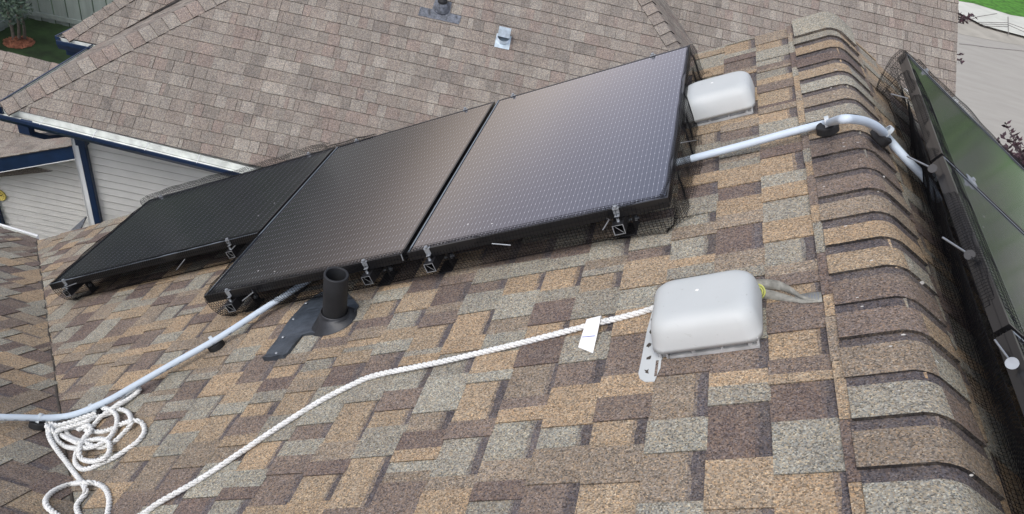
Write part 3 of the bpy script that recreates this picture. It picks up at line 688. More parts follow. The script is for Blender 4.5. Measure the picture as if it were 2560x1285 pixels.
# ================================================================== WIRE MESH GUARDS
def guard(path, prof_fun, frame, label, seed, closed=False, r=.00085, step=.0127, parent_loc=None, amp=.006):
    """path: list of (a,b) in surface coords, outward is to the right of travel; prof_fun(i_frac, a, b) -> list of (out, h)"""
    rg = random.Random(seed)
    P = [Vector((a, b, 0)) for a, b in path]; seg = []; 
    # round the corners
    Q = [P[0]]
    for i in range(1, len(P)-1):
        d0 = (P[i-1]-P[i]).normalized(); d1 = (P[i+1]-P[i]).normalized(); k = .014
        for t_ in (0, .25, .5, .75, 1): Q.append((P[i]+d0*k)*(1-t_)**2+P[i]*2*t_*(1-t_)+(P[i]+d1*k)*t_*t_)
    Q.append(P[-1])
    res = [Q[0]]; acc = 0
    for i in range(len(Q)-1):
        a, b = Q[i], Q[i+1]; L = (b-a).length; x = step-acc
        while x <= L: res.append(a+(b-a)*(x/L)); x += step
        acc = L-(x-step)
    n = len(res); rows = []
    ph = [rg.uniform(0, 6.3) for _ in range(6)]
    for i, p in enumerate(res):
        a = res[max(i-2, 0)]; b = res[min(i+2, n-1)]; d = (b-a).normalized(); o = Vector((d.y, -d.x, 0))
        wv_ = amp*(math.sin(i*.09+ph[0])+.6*math.sin(i*.23+ph[1])+.4*math.sin(i*.51+ph[2]))
        row = []
        for j, (oo, h) in enumerate(prof_fun(i/(n-1), p.x, p.y)):
            k = wv_*(1 if 0 < j else .25)
            q = p+o*(oo+k); row.append(frame(q.x, q.y, max(.002, h+k*.4)))
        rows.append(row)
    mb = MB()
    def wire(pts):
        vs = []; fs = []
        for i, p in enumerate(pts):
            t_ = (pts[min(i+1, len(pts)-1)]-pts[max(i-1, 0)])
            if t_.length < 1e-9: t_ = Vector((1, 0, 0))
            t_.normalize(); u_ = t_.orthogonal().normalized(); v_ = t_.cross(u_)
            # keep a steady frame
            ref = Vector((.3, .5, .8)); u_ = (ref-t_*ref.dot(t_)).normalized(); v_ = t_.cross(u_)
            for k in range(3): a_ = 2.094*k; vs.append(p+(u_*math.cos(a_)+v_*math.sin(a_))*r)
        for i in range(len(pts)-1):
            for k in range(3): j = (k+1) % 3; fs.append((i*3+k, i*3+j, i*3+3+j, i*3+3+k))
        mb.add(vs, fs, False, False)
    for row in rows: wire(row)
    m_ = len(rows[0])
    for j in range(m_):
        wire([row[j] for row in rows])
    return solo(mb, 'mesh_guard', M_WIRE, rows[n//2][-1], label, 'wire mesh', 'critter guards skirting the panels')
def prof(pts, step=.0127):
    """resample a polyline profile"""
    out = [pts[0]]; acc = 0
    for (a, b), (c, d) in zip(pts, pts[1:]):
        L = math.hypot(c-a, d-b); x = step-acc
        while x <= L: out.append((a+(c-a)*x/L, b+(d-b)*x/L)); x += step
        acc = L-(x-step)
    return out
PN = prof([(-.026, .1475), (.003, .1485), (.012, .115), (.008, .06), (-.008, .03), (-.055, .004), (-.075, .004)])
e_ = s3+2*PWD+G; eL = e_+G+1.436; yF = 3.606
def mixp(A, B, t): return [(a[0]+(b[0]-a[0])*t, a[1]+(b[1]-a[1])*t) for a, b in zip(A, B)]
def resn(pts, n=20):
    L = [0]
    for p, q in zip(pts, pts[1:]): L.append(L[-1]+math.hypot(p[0]-q[0], p[1]-q[1]))
    out = []
    for i in range(n):
        x = L[-1]*i/(n-1); k = max(j for j in range(len(L)) if L[j] <= x+1e-9); k = min(k, len(pts)-2); t_ = (x-L[k])/(L[k+1]-L[k])
        out.append((pts[k][0]+(pts[k+1][0]-pts[k][0])*t_, pts[k][1]+(pts[k+1][1]-pts[k][1])*t_))
    return out
TUCK = resn([(-.028, .1478), (.002, .1488), (.011, .12), (.006, .07), (-.012, .03), (-.055, .005), (-.085, .005)])
SIDE = resn([(-.012, .1478), (.004, .1485), (.016, .12), (.020, .07), (.022, .03), (.030, .006), (.05, .005)])
LEFT = resn([(-.012, .1478), (.010, .1490), (.030, .135), (.042, .10), (.040, .06), (.030, .02), (.02, .005)])
FARP = resn([(-.004, .1478), (.012, .158), (.045, .172), (.06, .15), (.05, .09), (.03, .03), (.03, .005)])
def pf_near(f, a, b):
    if a < s3+.03: return mixp(SIDE, TUCK, max(0, min(1, 1-(b-y3)/.10)) if b > y3 else 1)
    if a > e_-.03: return mixp(LEFT, TUCK, max(0, min(1, 1-(b-y3)/.15)))
    if a < s3+.25: return mixp(SIDE, TUCK, .4+.6*(a-s3)/.25)
    return TUCK
guard([(s3, 3.59), (s3, y3), (e_, y3), (e_, 2.69)], pf_near, RL, 'long black wire mesh skirt around the near edge of the two brighter left panels', 3)
def pf_l(f, a, b):
    if b > yF-.02: return FARP if a > e_+.1 else mixp(TUCK, FARP, .6)
    if a > eL-.03: return mixp(TUCK, LEFT, max(0, min(1, (b-2.70)/.12)))
    return TUCK
guard([(e_+.01, 2.701), (eL, 2.701), (eL, 3.622), (e_-.25, yF)], pf_l, RL, 'black wire mesh skirt wrapping the darkest sideways panel on the left', 8)
RSID = resn([(-.05, HR+.0025), (-.01, HR+.004), (.006, HR-.012), (.004, HR-.05), (-.04, .10), (-.11, .06), (-.16, .03), (-.175, .012), (-.15, .006), (-.12, .005)], 26)
RTUK = resn([(-.06, HR+.0025), (-.01, HR+.004), (.006, HR-.012), (-.01, HR-.05), (-.06, .08), (-.10, .04), (-.13, .01), (-.14, .005), (-.15, .005)], 26)
RFAR = resn([(-.004, HR+.002), (.015, HR+.006), (.038, HR+.008), (.045, HR-.02), (.035, .09), (.03, .03), (.03, .006)], 26)
RCOR = resn([(-.012, HR+.002), (.004, HR+.004), (.010, HR-.02), (.0, HR-.07), (-.03, .06), (-.07, .02), (-.11, .008)], 26)
def pf_r(f, a, b):
    if b > fy-.02 and a > sl(fy)+.08: return RFAR
    if b > fy-.04: return mixp(RFAR, RCOR, .5)
    if b > fy-.45: return mixp(RCOR, RSID, min(1, (fy-b-.04)/.4))
    return mixp(RSID, RTUK, .25 if b > 2.0 else .1)
guard([(1.45, fy), (sl(fy), fy), (sl(gy), gy), (sl(ny), ny), (sl(ny), .45)], pf_r, RR, 'black wire mesh skirt hanging from the right hand panel row beside the ridge', 14, amp=.007, r=.00065)
# ---- mesh clips: bright rods, some with discs
def clip(p0, p1, plane, disc, label, discmat=None, r=.0022):
    P0, n_ = plane; A = hit(p0, P0, n_); B = hit(p1, P0, n_)
    t = thing('mesh_clip', B, label, 'clip', 'bright rods pinning the wire mesh')
    mb = MB(); mb.tube([A, B], r, 8, world=True); mb.build('rod', M_ALU, t)
    if disc:
        ax = (A-B).normalized(); mb = MB(); mb.lathe(B, (ax+n_*.6).normalized(), [(.0001, -.0012), (.0125, -.0012), (.0125, .0012), (.0001, .0012)], 20, False); mb.build('disc', discmat or M_BLKM, t)
pn = (RL(0, y3-.022, 0), Vector((0, -1, 0))); pn1 = (RL(0, 2.701-.022, 0), Vector((0, -1, 0)))
clip((1507, 575), (1523, 549), pn, True, 'bright rod with black disc beside the clamp nearest the ridge')
clip((1277, 613), (1230, 609), pn, False, 'bright rod lying level under the middle of the brightest panel edge')
clip((606, 752), (635, 729), pn, True, 'bright rod with black disc at the low corner of the middle panel')
clip((1008, 651), (1003, 637), pn, False, 'short bright rod under the gap between the two brighter panels')
clip((567, 637), (588, 614), pn1, False, 'bright rod beside the clamp where the darkest panel meets the middle one')
clip((442, 674), (462, 648), pn1, False, 'bright rod hanging below the middle of the darkest panel')
clip((156, 721), (191, 708), pn1, False, 'bright rod across the clamp at the lowest left corner')
ps = (RL(s3-.03, 0, .05), RL(1, 0, 0)-RL(0, 0, 0))
clip((1755, 348), (1702, 357), ps, False, 'thin bright rod poking from the mesh below the farther box vent', r=.0014)
PRR = lambda s: (RR(s, 0, .1), -DR)
def pr_(y): return (RR(sl(y)-.02, 0, .12), DR)
clip((2228, 235), (2270, 246), pr_(3.2), False, 'bright rod at the far end of the right hand mesh')
clip((2268, 391), (2331, 421), pr_(2.2), True, 'bright rod with black disc above the end of the ridge conduit', r=.0026)
clip((2357, 594), (2424, 637), pr_(1.8), True, 'long bright rod with black disc halfway along the right hand mesh', r=.0028)
clip((2487, 850), (2530, 908), pr_(1.4), True, 'bright rod with a pale grey disc at the near end of the right hand mesh', simple('grey_disc', (.30, .33, .36), .6))
# ================================================================== CONDUITS
def conduit(pts, r, label, marks=None):
    path = smooth_path(pts, .012); mb = MB(); mb.tube(path, r, 18)
    t = solo(mb, 'conduit', M_COND, pts[0], label, 'conduit', 'grey plastic conduits')
    return t, path
H = .048
Lp = [RL(1.85, 2.72, H), RL(2.195, 2.309, H), RL(2.443, 2.015, H), RL(2.586, 1.889, H), RL(2.70, 1.79, H)]
Lp = [RL(1.85, 2.72, H)] + [first(p, H) for p in ((758, 709), (660, 772), (545, 846), (440, 905), (335, 965), (285, 994), (245, 1013), (205, 1030), (165, 1041), (110, 1045), (50, 1044), (0, 1043), (-120, 1040))]
cl_, path = conduit(Lp, .0128, 'long grey conduit running from under the panels down to the left edge of the roof')
mb = MB(); rg = random.Random(4)
for i in range(len(path)-2):
    if rg.random() < .42 and 12 < i:
        a, b = path[i], path[i+1]; d = (b-a).normalized(); sd_ = d.cross((CAM-a).normalized()).normalized(); nn = (CAM-a).normalized()*.75-sd_*(.66)
        nn.normalize(); o = a+nn*.0146; u_ = d; v_ = d.cross(nn)
        L = rg.uniform(.003, .008); hh_ = rg.uniform(.0012, .0024)
        if rg.random() < .8: mb = MB(); mb.add([o-u_*L-v_*hh_, o+u_*L-v_*hh_, o+u_*L+v_*hh_, o-u_*L+v_*hh_], [(0, 1, 2, 3)], False, False); mb.v = [p-cl_.location for p in mb.v]; me_ = mb.build('printed_mark', M_INK); me_.parent = cl_
Rp = [RL(.75, 2.63, H)] + [hit(p, NL*H, NL) for p in ((1712, 401), (1850, 365), (2000, 324))]
pA = hit((2070, 307), NL*(H+.002), NL); pk = [pA]
top = [((2105, 298), .074), ((2140, 299), .082), ((2170, 306), .080), ((2198, 322), .072)]
for px, h in top:
    s_, y_ = rr(px, h); pk.append(RR(s_, y_, h))
for px in ((2225, 352), (2268, 400), (2318, 452), (2345, 500)):
    s_, y_ = rr(px, .048); pk.append(RR(s_, y_, .048))
conduit(Rp+pk, .0132, 'grey conduit crossing over the ridge toward the right hand panels')
def support(pt, n_, path_dir, label, r=.036, th=.030, cr_=.0142):
    """pt on the surface; puck with a strap over the conduit"""
    t = thing('conduit_support', pt, label, 'conduit support', 'black rubber pucks holding the conduits')
    mb = MB(); mb.lathe(pt+n_*.006, n_, [(.0001, 0), (r*.96, 0), (r, .003), (r, th-.003), (r*.95, th), (.0001, th)], 32, False); mb.build('puck', M_PUCK, t)
    d = (path_dir-n_*path_dir.dot(n_)).normalized(); s_ = d.cross(n_).normalized(); c = pt+n_*(.006+th+cr_)
    mb = MB(); R0, R1 = cr_+.0006, cr_+.0032; secs = []
    out = [(R1+.010, -cr_), (R1+.010, -cr_+.004)]
    arc = [(math.cos(a_), math.sin(a_)) for a_ in [math.pi*i/10 for i in range(11)]]
    po = [(R1+.003, -cr_-.010), (R1+.002, -cr_), (R1, -cr_+.008)]+[(x*R1, y*R1) for x, y in arc]+[(-R1, -cr_+.008), (-R1-.002, -cr_), (-R1-.003, -cr_-.010)]
    k = len(po)
    V = [c+s_*x+n_*y-d*.007 for x, y in po]+[c+s_*x+n_*y+d*.007 for x, y in po]
    W_ = [c+s_*x*.88+n_*(y-.0024 if y > -.005 else y)-d*.007 for x, y in po]
    mb.add(V, [(i, i+1, k+i+1, k+i) for i in range(k-1)], False, False)
    for sgn in (-1, 1):
        O_ = [c+s_*x+n_*y+d*.007*sgn for x, y in po[2:-2]]; I_ = [c+s_*x*.8+n_*(y*.8 if y > 0 else y)+d*.007*sgn for x, y in po[2:-2]]
        q = len(O_); mb.add(O_+I_, [(i, i+1, q+i+1, q+i) for i in range(q-1)], False, False)
    mb.build('strap', M_STRAP, t)
    return t
dL = RL(2.2, 2.3)-RL(2.6, 1.87)
for px, lb in (((752, 728), 'black puck and strap where the long conduit leaves the panels'), ((546, 872), 'black puck and strap alone in the middle of the long conduit'), ((250, 1040), 'black puck and strap partly under the coiled rope')):
    s_, y_ = rf(px); support(RL(s_, y_), NL, dL, lb, .034, .026)
P_ = first((97, 1072)); support(P_, NW, Vector((1, .05, 0)), 'black puck and strap at the far left end of the conduit', .036, .026)
s_, y_ = rf((2072, 342), 0); support(RL(s_, y_, .012), NL, Vector((1, 0, -.3)), 'black puck and strap sitting on the ridge caps, left of the bend', .037, .028, .0138)
s_, y_ = rr((2192, 350), .03); support(RR(s_, y_, .026), NR, DR, 'tilted black puck and strap just right of the conduit bend', .037, .028, .0138)
s_, y_ = rr((2312, 462), .0); support(RR(s_, y_, .0), NR, DR, 'black puck behind the mesh where the ridge conduit ends', .037, .03, .0138)
# ================================================================== ROPE
def rope(path, R, name, label, grp=None):
    """three twisted strands following path"""
    path = smooth_path(path, .0045); n = len(path); mb = MB()
    T = [(path[min(i+1, n-1)]-path[max(i-1, 0)]).normalized() for i in range(n)]
    U = T[0].orthogonal().normalized(); fr = []
    for i in range(n): U = (U-T[i]*U.dot(T[i])).normalized(); fr.append((U.copy(), T[i].cross(U)))
    acc = 0; ang = []
    for i in range(n): acc += (path[i]-path[i-1]).length if i else 0; ang.append(acc/.052*2*math.pi)
    K = 7; rs = R*.52; ro = R*.50
    for s_ in range(3):
        vs = []
        for i in range(n):
            U_, V_ = fr[i]; a = ang[i]+s_*2.0944; rad = U_*math.cos(a)+V_*math.sin(a); c = path[i]+rad*ro
            w_ = (-U_*math.sin(a)+V_*math.cos(a))
            vs += [c+(rad*math.cos(6.2832*k/K)+w_*math.sin(6.2832*k/K)*1.12)*rs for k in range(K)]
        mb.add(vs, [(i*K+k, i*K+(k+1) % K, i*K+K+(k+1) % K, i*K+K+k) for i in range(n-1) for k in range(K)], True, False)
        mb.add(vs[:K], [tuple(range(K))], False, False); mb.add(vs[-K:], [tuple(range(K))], False, False)
    return solo(mb, name, M_ROPE, path[0], label, 'rope', grp)
RP = [RL(.40, 1.86, .03), RL(.50, 1.845, .03), RL(.60, 1.825, .03)] + [first(p, .016) for p in ((1640, 768), (1560, 792), (1500, 806), (1440, 822), (1300, 858), (1200, 882), (1100, 905), (1000, 925), (930, 941), (880, 962), (800, 1003), (700, 1065), (600, 1132), (500, 1198), (400, 1255), (355, 1286), (250, 1345), (120, 1420))]
rope(RP, .0098, 'rope', 'taut white twisted rope running from the near box vent down to the bottom edge')
def Zp(z, h):
    return first((z[0]/3.52, 920+z[1]/3.52), h)
coil = [(1000, 350, .03), (1100, 270, .014), (1195, 185, .014), (1215, 175, .02), (1222, 200, .02), (1130, 275, .02), (1010, 345, .03), (900, 420, .02), (830, 500, .016), (760, 590, .014), (700, 680, .014), (668, 770, .014), (668, 840, .014), (720, 888, .012), (800, 880, .012), (900, 835, .012), (1010, 785, .012), (1120, 715, .012), (1220, 640, .012), (1272, 560, .012), (1255, 490, .012), (1190, 462, .03), (1090, 485, .02), (1000, 530, .016), (900, 560, .012), (800, 555, .02), (690, 525, .016), (610, 535, .012), (590, 575, .012), (650, 625, .014), (740, 655, .03), (850, 695, .02), (930, 690, .014), (1020, 640, .014), (1110, 550, .014), (1155, 470, .036), (1130, 395, .014), (1060, 365, .014), (985, 390, .016), (880, 430, .016), (760, 470, .02), (620, 520, .02), (500, 540, .02), (440, 520, .03), (500, 460, .02), (600, 420, .022), (720, 385, .022), (850, 355, .024), (950, 360, .03), (1020, 410, .024), (1030, 490, .024), (990, 580, .026), (930, 640, .03), (830, 690, .03), (700, 705, .03), (590, 695, .014), (510, 645, .014), (480, 580, .02), (430, 530, .034), (398, 490, .02), (425, 478, .03), (500, 505, .034), (620, 475, .034), (760, 425, .034), (840, 405, .028), (848, 425, .02), (760, 470, .036), (600, 520, .036), (500, 560, .03), (540, 590, .016), (620, 630, .03), (700, 660, .04), (800, 635, .02), (900, 625, .03), (960, 660, .03), (965, 730, .03), (920, 790, .03), (830, 820, .026), (740, 810, .016), (700, 770, .03), (705, 690, .042), (750, 620, .03), (800, 540, .036), (770, 505, .036), (690, 545, .03)]
rope([Zp(c, c[2]) for c in coil], .0098, 'rope', 'tangled coil of white twisted rope heaped against the bend of the conduit', 'white ropes')
tail = [(430, 470, .02), (425, 560, .02), (450, 640, .016), (510, 730, .012), (580, 820, .012), (650, 915, .012), (705, 985, .012), (745, 1050, .03), (748, 1110, .014), (700, 1170, .012), (675, 1220, .012), (700, 1300, .012), (760, 1380, .012), (860, 1400, .012), (930, 1330, .012), (958, 1230, .012), (960, 1140, .012), (925, 1060, .012), (850, 1018, .012), (740, 1008, .034), (640, 1020, .012), (540, 1050, .012), (450, 1100, .012), (402, 1165, .012), (415, 1220, .012), (470, 1270, .012), (560, 1340, .012), (640, 1440, .012)]
rope([Zp(c, c[2]) for c in tail], .0098, 'rope', 'loose white rope tail looping below the coil at the lower left', 'white ropes')
# tag on the rope
tg = thing('rope_tag', first((1490, 806), .02), 'folded white paper tag with a blue pen stroke hanging on the taut rope', 'tag')
q4 = [(1466, 806, .028), (1502, 797, .030), (1482, 884, .006), (1444, 872, .006)]
Q = [first(p[:2], p[2]) for p in q4]
top_ = [Q[0]+NL*.004, Q[1]+NL*.004]; mb = MB()
bk = [Q[0]+(RL(0, .018)-RL(0, 0))+NL*(-.012), Q[1]+(RL(0, .018)-RL(0, 0))+NL*(-.012)]
rows = [[bk[0], bk[1]], [Q[0]+(RL(0, .012)-RL(0, 0))+NL*.003, Q[1]+(RL(0, .012)-RL(0, 0))+NL*.003], top_, [Q[0]*.72+Q[3]*.28+NL*.003, Q[1]*.72+Q[2]*.28+NL*.001], [Q[3], Q[2]]]
for a, b in zip(rows, rows[1:]): mb.slab([a[0], a[1], b[1], b[0]], NL, .0008)
mb.build('tag_sheet', M_TAG, tg)
M_PEN = simple('blue_pen', (.16, .2, .5), .6); mb = MB(); A = Q[3]*.60+Q[0]*.40; B = Q[2]*.52+Q[1]*.48; d = (B-A)
e1 = (Q[0]-Q[3]).normalized()
mb.add([A+d*.08+NL*.004+e1*.001, A+d*.92+NL*.004+e1*.001, A+d*.92+NL*.004-e1*.0014, A+d*.08+NL*.004-e1*.0014], [(0, 1, 2, 3)], False, False); mb.build('pen_stroke', M_PEN, tg)
# ================================================================== ROOF ANCHOR STRAP
st = thing('anchor_strap', RL(.25, 1.75, 0), 'folded grey webbing anchor strap coming out from under the shingle beside the near box vent', 'strap')
mb = MB(RL)
def ribbon(mb, L, R_e, th=.0016):
    k = len(L); V = [tuple(p) for p in L]+[tuple(p) for p in R_e]+[(p[0], p[1], p[2]-th) for p in L]+[(p[0], p[1], p[2]-th) for p in R_e]
    fs = []
    for i in range(k-1):
        fs += [(i, i+1, k+i+1, k+i), (2*k+i, 3*k+i, 3*k+i+1, 2*k+i+1), (i, 2*k+i, 2*k+i+1, i+1), (k+i, k+i+1, 3*k+i+1, 3*k+i)]
    mb.add(V, fs, True)
def rib(seq, n=14):
    A = smooth_path([Vector(a) for a, b in seq], .008); B_ = [Vector(b) for a, b in seq]
    B = []; # resample right edge equally
    Bf = smooth_path(B_, .008)
    for i in range(len(A)): B.append(Bf[int(i/(len(A)-1)*(len(Bf)-1))])
    return A, B
def R2(px, h=0): a_, b_ = rf(px, h); return (a_, b_, h)
A, B = rib([(R2((2053, 729), .010), R2((2056, 754), .010)), (R2((2020, 732), .012), R2((2022, 757), .010)), (R2((1986, 738), .012), R2((1996, 757), .010))]); ribbon(mb, A, B)
def upr(seq):
    L_, R_e = [], []
    for px, h0, h1 in seq: a_, b_ = rf(px, h0); L_.append((a_, b_+.004, h1)); R_e.append((a_, b_, h0))
    return rib(list(zip(L_, R_e)))
A, B = upr([((2044, 755), .011, .014), ((2005, 756), .010, .018), ((1965, 753), .007, .028), ((1930, 749), .004, .034), ((1890, 745), .004, .036)]); ribbon(mb, A, B)
A, B = upr([((2044, 754), .012, .016), ((2008, 748), .014, .024), ((1978, 734), .014, .036), ((1948, 724), .012, .040), ((1915, 722), .010, .040), ((1885, 722), .010, .040)]); ribbon(mb, A, B)
mb.build('webbing', M_WEB, st)
mb = MB(RL)
sa, sb = rf((2030, 742), .0125)
for k in range(3): mb.box(sa-.008+k*.007, sb-.012, .0122, sa-.006+k*.007, sb+.010, .013)
mb.box(sa-.016, sb-.016, .0122, sa-.0145, sb+.016, .013); mb.box(sa+.014, sb-.016, .0122, sa+.0155, sb+.016, .013); mb.build('stitching', M_INK, st)
mb = MB(RL); pa, pb = R2((1990, 752), .004), R2((2012, 758), .004); mb.box(pb[0]-.004, pb[1]-.006, .004, pa[0], pa[1]+.004, .0052); mb.build('label_patch', M_TAG, st)
ring_ = thing('yellow_ring', RL(.372, 1.835, .05), 'yellow plastic ring hooked through the grey strap behind the near box vent', 'ring')
mb = MB()
for off, rad in ((0, .020), (.006, .014)):
    pts = []; c = RL(rf((1893, 722), .04)[0]+.002, rf((1893, 722), .04)[1], .030); a1 = (RL(1, 0, 0)-RL(0, 0, 0)).normalized(); a2 = (NL+Vector((0, .6, 0))).normalized()
    for i in range(25): a_ = 2*math.pi*i/24; pts.append(c+a1*math.cos(a_)*rad+a2*math.sin(a_)*rad)
    mb.tube(pts, .0026, 8, cap=False)
mb.build('ring', M_YEL, ring_)
# ================================================================== NEIGHBOUR HOUSE
nb = thing('neighbour_house', WN(2, 2, -2), 'cream sided neighbouring house with grey brown shingles and navy trim below our roof', 'house')
cT = math.cos(TN)
def NA(u, v, h): return ON + eN*u + gN*v + nN*h
hL = locN(hit((505, 0), P0N, nN)); hR = locN(hit((1658, 56), P0N, nN)); hR2 = locN(hit((1697, 110), P0N, nN))
kL = hL[0]/hL[1]
kR = .98
wA = (hR[0]+kR*hR[1])/(kL+kR); uA = kL*wA
uE = hR[0]+kR*hR[1]                       # right eave corner
polyA = [(0, -.02), (2.6, -.075/cT), (uE, -.10/cT), (uA, wA/cT)]
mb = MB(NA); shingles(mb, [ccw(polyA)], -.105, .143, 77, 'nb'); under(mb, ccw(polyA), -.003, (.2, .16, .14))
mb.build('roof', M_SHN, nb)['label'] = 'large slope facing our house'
def plane_frame(O_, ex, up_hint):
    """frame with u along the horizontal ex and v up-slope in plane spanned with up_hint"""
    ex = ex.normalized(); g_ = (up_hint-ex*up_hint.dot(ex)).normalized(); n_ = ex.cross(g_)
    return ex, g_, n_
def roof_poly(pts, ex, mat_name, v0, E, seed, label, parent, style='nb'):
    """pts: world polygon (convex), ex: horizontal direction such that ex x upslope points up"""
    O_ = pts[0]; c = sum(pts, Vector())/len(pts)
    nn_ = Vector((0, 0, 0))
    for i in range(len(pts)): nn_ += (pts[i]-O_).cross(pts[(i+1) % len(pts)]-O_)
    nn_.normalize()
    if nn_.z < 0: nn_ = -nn_
    ex = (ex-nn_*ex.dot(nn_)).normalized(); g_ = nn_.cross(ex)
    if g_.z < 0: ex, g_ = -ex, -g_
    mb = MB(lambda u, v, h: O_+ex*u+g_*v+nn_*h)
    P = ccw([((p-O_).dot(ex), (p-O_).dot(g_)) for p in pts])
    shingles(mb, [P], v0, E, seed, style); under(mb, P, -.003, (.2, .16, .14))
    o = mb.build('roof', mat_name, parent); tag(o, label); return o
# left facing slope (nearly edge-on) down to the measured eave
KJ = WN(.166, 1.733, 0); apex = WN(uA, wA, wA*TT); K0 = WN(-.281, 1.73, 0); K3 = WN(-.03, 3.212, 0)
roof_poly([WN(0, 0, 0), apex, WN(.52, 5.4, 0)], hN, M_SHN, 0, .143, 41, 'steep left slope', nb)
# small front slope of the jog, seen behind the hip
dH = (K3-K0); uK, wK, _ = locN(K0)
def E2(u, w): return WN(u, w, TT*(w-1.73)+.0)
roof_poly([E2(-.27, 1.73), E2(.17, 1.73), E2(1.9, 3.35), E2(1.9+.6, 4.4), E2(1.55, 3.55)], eN, M_SHN, 0, .143, 52, 'small front slope behind the hip', nb)
# hip caps
def hipcaps(A, B, nl, nr, E, seed, wl=.135, lift=.012):
    """caps laid from A up to B; nl, nr unit normals of the two slopes"""
    d = (B-A).normalized(); sl_ = d.cross(nl).normalized(); sr_ = nr.cross(d).normalized()
    if sl_.z > 0: sl_ = -sl_
    if sr_.z > 0: sr_ = -sr_
    L = (B-A).length; mb = MB(); r = random.Random(seed); x = 0
    while x < L:
        x1 = min(x+E, L); c = nb_color(r); c = tuple(a*1.08 for a in c)
        def sec(t_, up_):
            P = A+d*t_; zz = (nl+nr).normalized(); return [P+sl_*wl+nl*(.006+up_), P+sl_*wl*.45+nl*(.010+up_), P+zz*(.014+up_)+sl_*.012, P+zz*(.014+up_)+sr_*.012, P+sr_*wl*.45+nr*(.010+up_), P+sr_*wl+nr*(.006+up_)]
        a, b, z0 = sec(x, .013), sec(x1+.004, .004), sec(x, -.010)
        z1 = sec(x1, -.010)
        for i in range(5):
            mb.col = c; mb.add([a[i], a[i+1], b[i+1], b[i]], [(0, 1, 2, 3)], True, False)
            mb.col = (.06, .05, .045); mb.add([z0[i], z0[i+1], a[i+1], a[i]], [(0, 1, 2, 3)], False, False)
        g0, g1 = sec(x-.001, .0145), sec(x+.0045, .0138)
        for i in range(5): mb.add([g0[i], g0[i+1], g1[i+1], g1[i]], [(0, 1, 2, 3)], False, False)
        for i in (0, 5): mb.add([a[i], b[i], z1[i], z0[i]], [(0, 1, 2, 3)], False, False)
        x = x1
    o = mb.build('hip_cap', M_SHN, nb); return o
nD = (apex-WN(0, 0, 0)).cross(WN(.52, 5.4, 0)-WN(0, 0, 0)).normalized(); nD = nD if nD.z > 0 else -nD
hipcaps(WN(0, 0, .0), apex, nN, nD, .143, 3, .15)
TB = math.tan(TN); w0C = None
DC = 10.2; P1C = CAM+ray((2200, 106))*DC; l_ = locN(P1C); w0C = l_[1]-l_[2]/TT
def ZC(w): return TT*(w-w0C)
def ZB(u): return hR[2]-(TT/kR)*(u-hR[0])
def valley(z): return WN(hR[0]+(hR[2]-z)*kR/TT, w0C+z/TT, z)
nB = (eN*math.sin(math.atan(TT/kR))+Vector((0, 0, math.cos(math.atan(TT/kR))))).normalized()
zt = wA*TT
botB = WN(uE, 0, -.0)
vt, vb = valley(zt), valley(.0)
roof_poly([WN(uA, wA, zt), WN(uE, 0, 0)-Vector((0, 0, .0)), vb, vt], -hN, M_SHN, 0, .143, 63, 'narrow slope between the hip and the valley', nb)
hipcaps(WN(uE, 0, 0), WN(uA, wA, zt), nN, nB, .143, 9, .14)
rT, rB = locN(hit((2399, -90), P1C, nN)), locN(hit((2388, 240), P1C, nN))
rk0 = WN(rB[0], rB[1], rB[2]); rk1 = rk0+(WN(rT[0], rT[1], rT[2])-rk0)*2.0
zB_, zT_ = rB[2], locN(rk1)[2]
lowC = valley(zB_-.5); ulc = locN(rk0)[0]-1.3
roof_poly([lowC, WN(ulc, locN(lowC)[1], zB_-.5), rk0, rk1, valley(zT_)], eN, M_SHN, .02, .150, 88, 'right hand slope ending at a rake edge', nb)
# trim of that rake
mb = MB(); n_ = eN; mb.slab([rk0+Vector((0, 0, -.012)), rk1+Vector((0, 0, -.012)), rk1+Vector((0, 0, -.16)), rk0+Vector((0, 0, -.16))], n_, .02); mb.build('rake_board', M_WHITE, nb)
gi, go_ = MB(), MB(); gutter(gi, go_, rk0-eN*1.1+Vector((0, 0, -.02)), rk0+Vector((0, 0, -.02))+eN*.02, -hN); g_ = go_.build('gutter', M_WHITE, nb); gi.build('gutter_lining', M_GUTIN, g_)
# gutters
gi, go_ = MB(), MB()
gA = WN(-.03, .0, -.015); gB = NA(2.65, -.085/cT, 0)-Vector((0, 0, .02)); gC = NA(uE+.1, -.11/cT, 0)-Vector((0, 0, .02))
gutter(gi, go_, gA, gB, -hN, .17, .085); gutter(gi, go_, gB, gC, -hN, .17, .085)
g_ = go_.build('gutter', M_BLUE, nb); gi.build('gutter_lining', M_GUTIN, g_)
mb = MB()
for k in range(14):
    P = gA+(gB-gA)*(.18+.20*k) if k < 5 else gB+(gC-gB)*(.1+.11*(k-5))
    mb = MB(); mb.tube([P-hN*.0+Vector((0, 0, .002)), P-hN*.17+Vector((0, 0, .006))+eN*.03], .004, 6); mb.build('gutter_strap', M_WHITE, g_)
gi, go_ = MB(), MB()
dj = (KJ-WN(0, 0, 0)).normalized(); oj = Vector((-dj.y, dj.x, 0))
gutter(gi, go_, WN(-.0, -.02, -.012), KJ+dj*.02+Vector((0, 0, -.012)), oj, .07, .08)
gutter(gi, go_, K0+Vector((0, 0, -.012)), KJ+Vector((0, 0, -.012)), -hN, .10, .10)
dk = (K3-K0).normalized(); ok = Vector((-dk.y, dk.x, 0)); gutter(gi, go_, K0+Vector((0, 0, -.012)), K0+dk*3.4+Vector((0, 0, -.012)), ok, .07, .08)
g2_ = go_.build('gutter', M_BLUE, nb); gi.build('gutter_lining', M_GUTIN, g2_)
